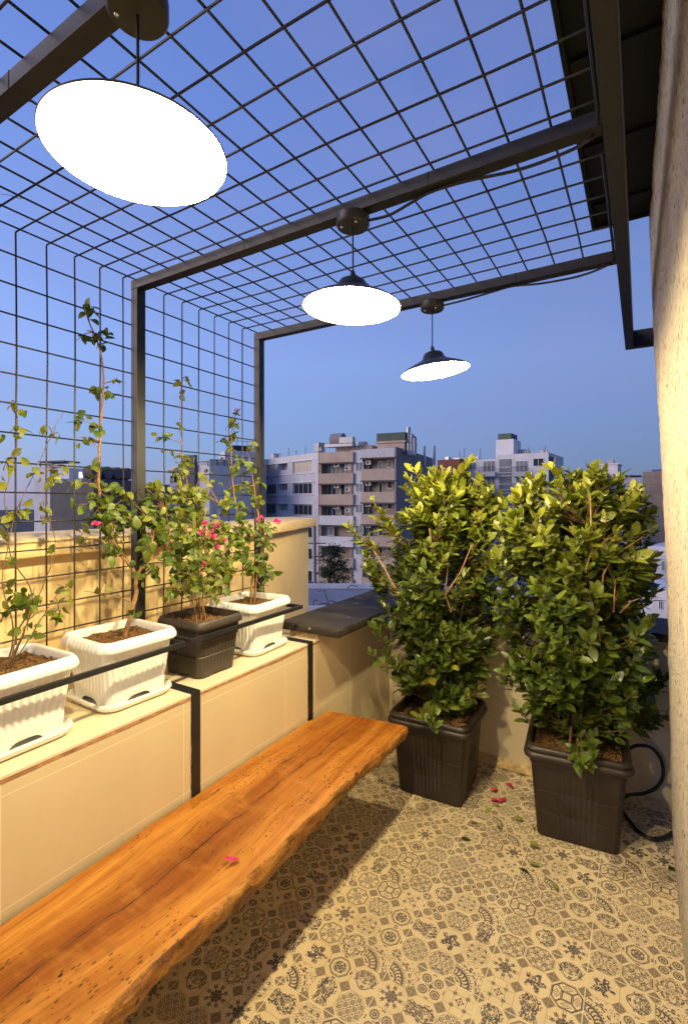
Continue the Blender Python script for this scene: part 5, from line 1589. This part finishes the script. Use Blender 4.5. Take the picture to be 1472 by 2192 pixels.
# ---- right side: little tower, low link, tall white block, brown blank block
def simple(name, label, pl, pr, ytop, mat, depth=10, wins=(), refd=None, cat='building', zb=gz):
    d = refd or pr[1]
    zt = 1.55 + (1069 - ytop) / FPX * d
    B = Bld(name, label, pl, pr, zt, zb, cat, depth)
    B.part('wall', mat, (0, B.L, 0, depth, zb, zt))
    for w in wins: B.window(*w)
    return B
T7 = simple('tower_house', 'small white rooftop tower showing above the right shrub', (1286, 120), (1321, 118), 994, M['c_white'], 8)
T7.part('roof_slab', M['c_white'], (-.3, T7.L + .3, -.3, 8.3, T7.zt, T7.zt + .25)); T7.part('roof_cage', M['c_zinc'], (.8, T7.L - 1, 1, 4, T7.zt + .251, T7.zt + 1.3))
lk = simple('low_building', 'low tan building between the white block and the small tower', (1208, 118), (1300, 116), 1013, M['c_beige'], 10)
B8 = simple('tall_block', 'distant white tower block with small dark windows', (1326, 150), (1378, 150), 1022, M['c_white'], 14, [(*c5(1152, y), *c5(1190, y + 22), 0, 2, 'c_glass', .12) for y in (415, 461, 510, 556)])
B8.part('roof_rail', M['c_rail'], (.5, B8.L - .5, .5, .6, B8.zt, B8.zt + .7))
B9 = simple('concrete_block', 'blank brown concrete block next to the stucco wall', (1374, 108), (1430, 104), 1008, M['c_brown'], 12)
B9.part('roof_panel', M['c_blue'], (1.5, B9.L - .6, 1, 3, B9.zt, B9.zt + .5)); B9.part('joint', M['c_dark'], *[(0, B9.L, -.02, -.002, z_, z_ + .06) for z_ in np.arange(-8, B9.zt, 1.6)])
B10 = simple('low_house', 'low pale house with a railing, half hidden beside the stucco wall', (1340, 42), (1450, 40), 1262, M['c_white'], 6, [(1408, 1205 + 40 * k, 1417, 1225 + 40 * k, 0, 1, 'c_glass', .05) for k in (2, 3)])
Bx = simple('roof_shed', 'white rooftop shed of the low pale house', (1352, 46), (1404, 45), 1190, M['c_white'], 4, (), None, 'shed', -8)
Bx.part('shed_roof', M['c_zinc'], (-.3, Bx.L + .3, -.4, 4.3, Bx.zt + .002, Bx.zt + .15))
By = simple('concrete_house', 'grey stepped house behind the rooftop shed', (1385, 52), (1450, 50), 1172, M['c_grey'], 8, [(1414, 1200, 1421, 1222, 0, 1, 'c_glass', .05), (1414, 1240, 1421, 1262, 0, 1, 'c_glass', .05)])

# ---- left group behind the mesh
B1 = simple('apartment_block', 'white apartment block with a roof tower, farthest left behind the mesh', (c3(96, 0)[0], 92), (c3(262, 0)[0], 90), c3(0, 268)[1], M['c_white'], 12, [(*c3(172, 308), *c3(240, 350), 0, 2, 'c_curtain', .12), (*c3(130, 400), *c3(150, 435), 0, 0, 'c_glass', .1), (*c3(172, 395), *c3(240, 435), 0, 2, 'c_glass2', .12), (*c3(130, 485), *c3(240, 520), 0, 4, 'c_glass', .12)], 91)
u0, u1 = B1.uz(*c3(108, 0), 2)[0], B1.uz(*c3(290, 0), 2)[0]
zt_ = B1.uz(*c3(150, 195), 2)[1]
B1.part('roof_tower', M['c_white'], (u0, u0 + (u1 - u0) * .45, 2, 7, B1.zt - .5, zt_), (u0 + (u1 - u0) * .45 + .002, u1, 2.6, 7, B1.zt - .5, zt_ - .3))
B1.part('tower_roof', M['c_dark'], (u0 + .2, u1 - .8, 2.2, 6, zt_ + .8, zt_ + 1.1), *[(u0 + .4 + i * 1.6, u0 + .5 + i * 1.6, 2.4, 2.6, zt_, zt_ + .799) for i in range(3)])
B2 = simple('apartment_block', 'pale grey block with dark ribbon windows left of the near mesh post', (c3(262, 0)[0], 84), (c3(470, 0)[0], 80), c3(0, 330)[1], M['c_grey'], 9, [(*c3(290, 425), *c3(328, 460), 0, 1, 'c_glass', .1), (*c3(370, 420), *c3(430, 460), 0, 1, 'c_glass', .1), (*c3(290, 335), *c3(328, 372), 0, 1, 'c_glass', .1)], 82)
zm = B2.zt
m_ = B2.mb()
pp = [(0.0, 0.0, zm), (B2.L, 0, zm), (B2.L, 4.5, zm + 2.6), (0, 4.5, zm + 2.6)]
n0 = len(m_.v)
for p in pp: m_.v.append(tuple(B2.M @ Vector(p)))
for p in pp: m_.v.append(tuple(B2.M @ Vector((p[0], p[1], p[2] + .2))))
for q in ((0, 1, 2, 3), (7, 6, 5, 4), (0, 4, 5, 1), (1, 5, 6, 2), (2, 6, 7, 3), (3, 7, 4, 0)): m_.f.append(tuple(n0 + i for i in q))
m_.build('sloping_roof', M['c_zinc'], B2.t)
cooler(B2, c3(378, 0)[0], zm + 1.6, 3, 1.3, 1.2)
Bd = simple('dark_block', 'dark blank block behind the near mesh post with tanks on its roof', (c3(455, 0)[0], 70), (c3(915, 0)[0], 84), c3(0, 290)[1], M['c_dark'], 9, (), 72)
m_ = Bd.mb()
for k in range(4):
    m_.lathe([(0, -1.1), (.85, -1.1), (.95, -1.0), (.95, 1.0), (.85, 1.1), (0, 1.1)][::-1], 18, Bd.M @ Matrix.Translation((1.7 + k * 1.9, 2.2, Bd.zt + 1.5)) @ Matrix.Rotation(R(90), 4, 'X'))
m_.build('water_tanks', M['c_dark'], Bd.t, smooth=40)
Bd.part('tank_stand', M['c_dark'], (.6, 9.2, 1.2, 3.2, Bd.zt, Bd.zt + .5)); Bd.part('roof_hut', M['c_dark'], (5.5, 9.5, 3.5, 7, Bd.zt, Bd.zt + 2.0))
Bm = simple('apartment_block', 'white block with black balcony frames behind the far mesh bay', (c3(915, 0)[0], 78), (c3(1158, 0)[0], 74), c3(0, 190)[1], M['c_white'], 10, [(*c3(1090, 235), *c3(1155, 292), 0, 3, 'c_glass2', .12), (*c3(920, 245), *c3(985, 295), 0, 2, 'c_glass', .12), (*c3(1092, 345), *c3(1155, 405), 0, 2, 'c_glass', .12), (*c3(920, 350), *c3(985, 410), 0, 2, 'c_glass', .12), (*c3(1092, 455), *c3(1155, 505), 0, 2, 'c_glass', .12)], 76)
u0 = Bm.uz(*c3(1000, 0))[0]; u1 = Bm.uz(*c3(1082, 0))[0]
Bm.part('black_bay', M['c_dark'], (u0, u1, -.5, -.003, gz, Bm.zt + 1.6))
zz = [Bm.uz(*c3(1100, y))[1] for y in (170, 235)]
Bm.part('roof_frame', M['c_rail'], (u1, Bm.L, -.3, -.15, zz[0], zz[0] + .14), (u1 + .1, u1 + .24, -.3, -.15, Bm.zt - .2, zz[0]), (Bm.L - .2, Bm.L - .06, -.3, -.15, Bm.zt - .2, zz[0]), (0, u0, -.3, -.15, zz[0] - 1.2, zz[0] - 1.06))
Bp = simple('panel_block', 'blue grey panelled block just left of the far mesh post', (c3(1158, 0)[0], 80), (c3(1500, 0)[0], 84), c3(0, 152)[1], M['c_panel'], 10, [(*c3(1185, 275), *c3(1235, 375), 0, 1, 'c_glass', .12), (*c3(1370, 245), *c3(1420, 280), 0, 2, 'c_glass', .12), (*c3(1370, 350), *c3(1420, 390), 0, 2, 'c_glass', .12), (*c3(1185, 420), *c3(1235, 500), 0, 1, 'c_glass', .12)], 81)
Bp.part('rib', M['c_dark'], *[(Bp.L * f, Bp.L * f + .15, -.12, -.003, gz, Bp.zt) for f in (.12, .24, .33, .52, .7)])
u0 = Bp.uz(*c3(1250, 0), 4)[0]; u1 = Bp.uz(*c3(1430, 0), 4)[0]; z1 = Bp.uz(*c3(1340, 100), 4)[1]
Bp.part('roof_tower', M['c_grey'], (u0, u1, 4, 9, Bp.zt - .3, z1))
Bp.part('roof_plant', M['c_rail'], (u0 + 1.5, u1 - .6, 4.4, 7, z1 + .002, z1 + 1.0), *[(u0 + .3 + i * .9, u0 + .37 + i * .9, 4.1, 4.2, z1, z1 + 1.7) for i in range(7)], (u0 + .2, u1 - .2, 4.08, 4.14, z1 + 1.7, z1 + 1.78))

# ---- neighbouring flat roof just below, with its parapet
zr_ = -4.2
ra = on_z(600, 1345, zr_); rb = on_z(600, 1262, zr_); rc_ = on_z(1150, 1262, zr_)
dN = (zr_ - EYE) / ((CY - 1258) / FPX); dNear = (zr_ - EYE) / ((CY - 1308) / FPX)
p1 = at_d(560, 1069, dN); p2 = at_d(960, 1069, dN)
Br = Bld('flat_roofed_house', 'neighbouring house with a flat grey roof below the dark coping', (480, dNear), (1150, dNear), zr_, depth=dN - dNear, group=None)
Br.part('wall', M['c_dark'], (0, Br.L, 0, Br.depth, gz, zr_ - .2))
Br.part('flat_roof', M['c_roof'], (0.3, Br.L - .3, .3, Br.depth - .3, zr_ - .199, zr_))
Br.part('parapet', M['c_grey'], (0, Br.L, 0, .299, zr_ - .199, zr_ + .22), (0, Br.L, Br.depth - .299, Br.depth, zr_ - .199, zr_ + .28), (0, .299, .3, Br.depth - .3, zr_ - .199, zr_ + .25), (Br.L - .299, Br.L, .3, Br.depth - .3, zr_ - .199, zr_ + .25))
for (px, py, hgt, dx) in ((702, 1292, .7, -.3), (697, 1297, .3, .2), (668, 1298, .35, .1), (676, 1300, .25, .3), (740, 1262, .3, .3)):
    p = on_z(px, py, zr_); p.z = zr_
    Br.mb().tube([p, p + Vector((dx, .1, hgt)), p + Vector((dx * 2.6, .2, hgt * .8))], .03, 5).build('pipe_stub', M['c_rail'], Br.t)

# ---- street tree and utility pole in front of the beige block
pt = at_d(706, 1262, 47); pt.z = gz
st = thing('street_tree', 'dark feathery tree in front of the beige block', 'tree', pt)
rs = np.random.RandomState(4)
tr = MB(pt); zc0 = EYE + (1069 - 1235) / FPX * 47
tr.tube([pt, pt + Vector((.1, 0, 4)), Vector((pt.x - .1, pt.y, zc0)), Vector((pt.x + .2, pt.y, zc0 + 2.4))], .2, 7, radii=[.22, .18, .13, .04])
P, D, Nn, S, T = [], [], [], [], []
for k in range(46):
    c_ = at_d(rs.uniform(676, 754), rs.uniform(1172, 1258), 47 + rs.uniform(-1.4, 1.4))
    q = ((CX + 0) * 0)
    # crown narrows to the top
    fz = (c_.z - zc0 + 1.2) / 4.2
    mid = at_d(712, 1215, 47)
    off = c_ - mid; off.z = 0
    c_.x = mid.x + off.x * max(.15, (1.05 - .75 * max(0, fz))); c_.y = mid.y + off.y * max(.15, (1.05 - .75 * max(0, fz)))
    tr.tube([Vector((pt.x, pt.y, min(c_.z - .5, zc0 + 2))), c_], .03, 4, radii=[.05, .015])
    for j in range(46):
        d_ = Vector(rs.normal(0, 1, 3)); d_.z *= .6
        P.append(c_ + d_ * .34); D.append(Vector(rs.normal(0, 1, 3)) + Vector((0, 0, -.3))); Nn.append(Vector(rs.normal(0, .6, 3)) + Vector((0, 0, 1))); S.append(.26 * rs.uniform(.6, 1.3)); T.append(np.array([.035, .06, .03]) * rs.uniform(.6, 1.4))
tr.build('trunk', M['twig'], st)
leaves_obj('crown', st, tuple(pt), leaf_cloud(P, D, Nn, S, T, .4), M['soft_leaf'])
pp = at_d(676, 1262, 44); pp.z = gz
up = thing('utility_pole', 'wooden utility pole with crossarms left of the street tree', 'pole', pp)
ztp = EYE + (1069 - 1122) / FPX * 44
MB(pp).tube([pp, Vector((pp.x - .15, pp.y, ztp))], .16, 8, radii=[.2, .13]).build('shaft', M['c_brown'], up, smooth=60)
for z_, w in ((EYE + (1069 - 1163) / FPX * 44, 1.0), (EYE + (1069 - 1192) / FPX * 44, .7)):
    MB(pp).tube([Vector((pp.x - .1, pp.y, z_)) - Rv * w, Vector((pp.x - .1, pp.y, z_)) + Rv * w], .05, 5).build('crossarm', M['c_rail'], up)
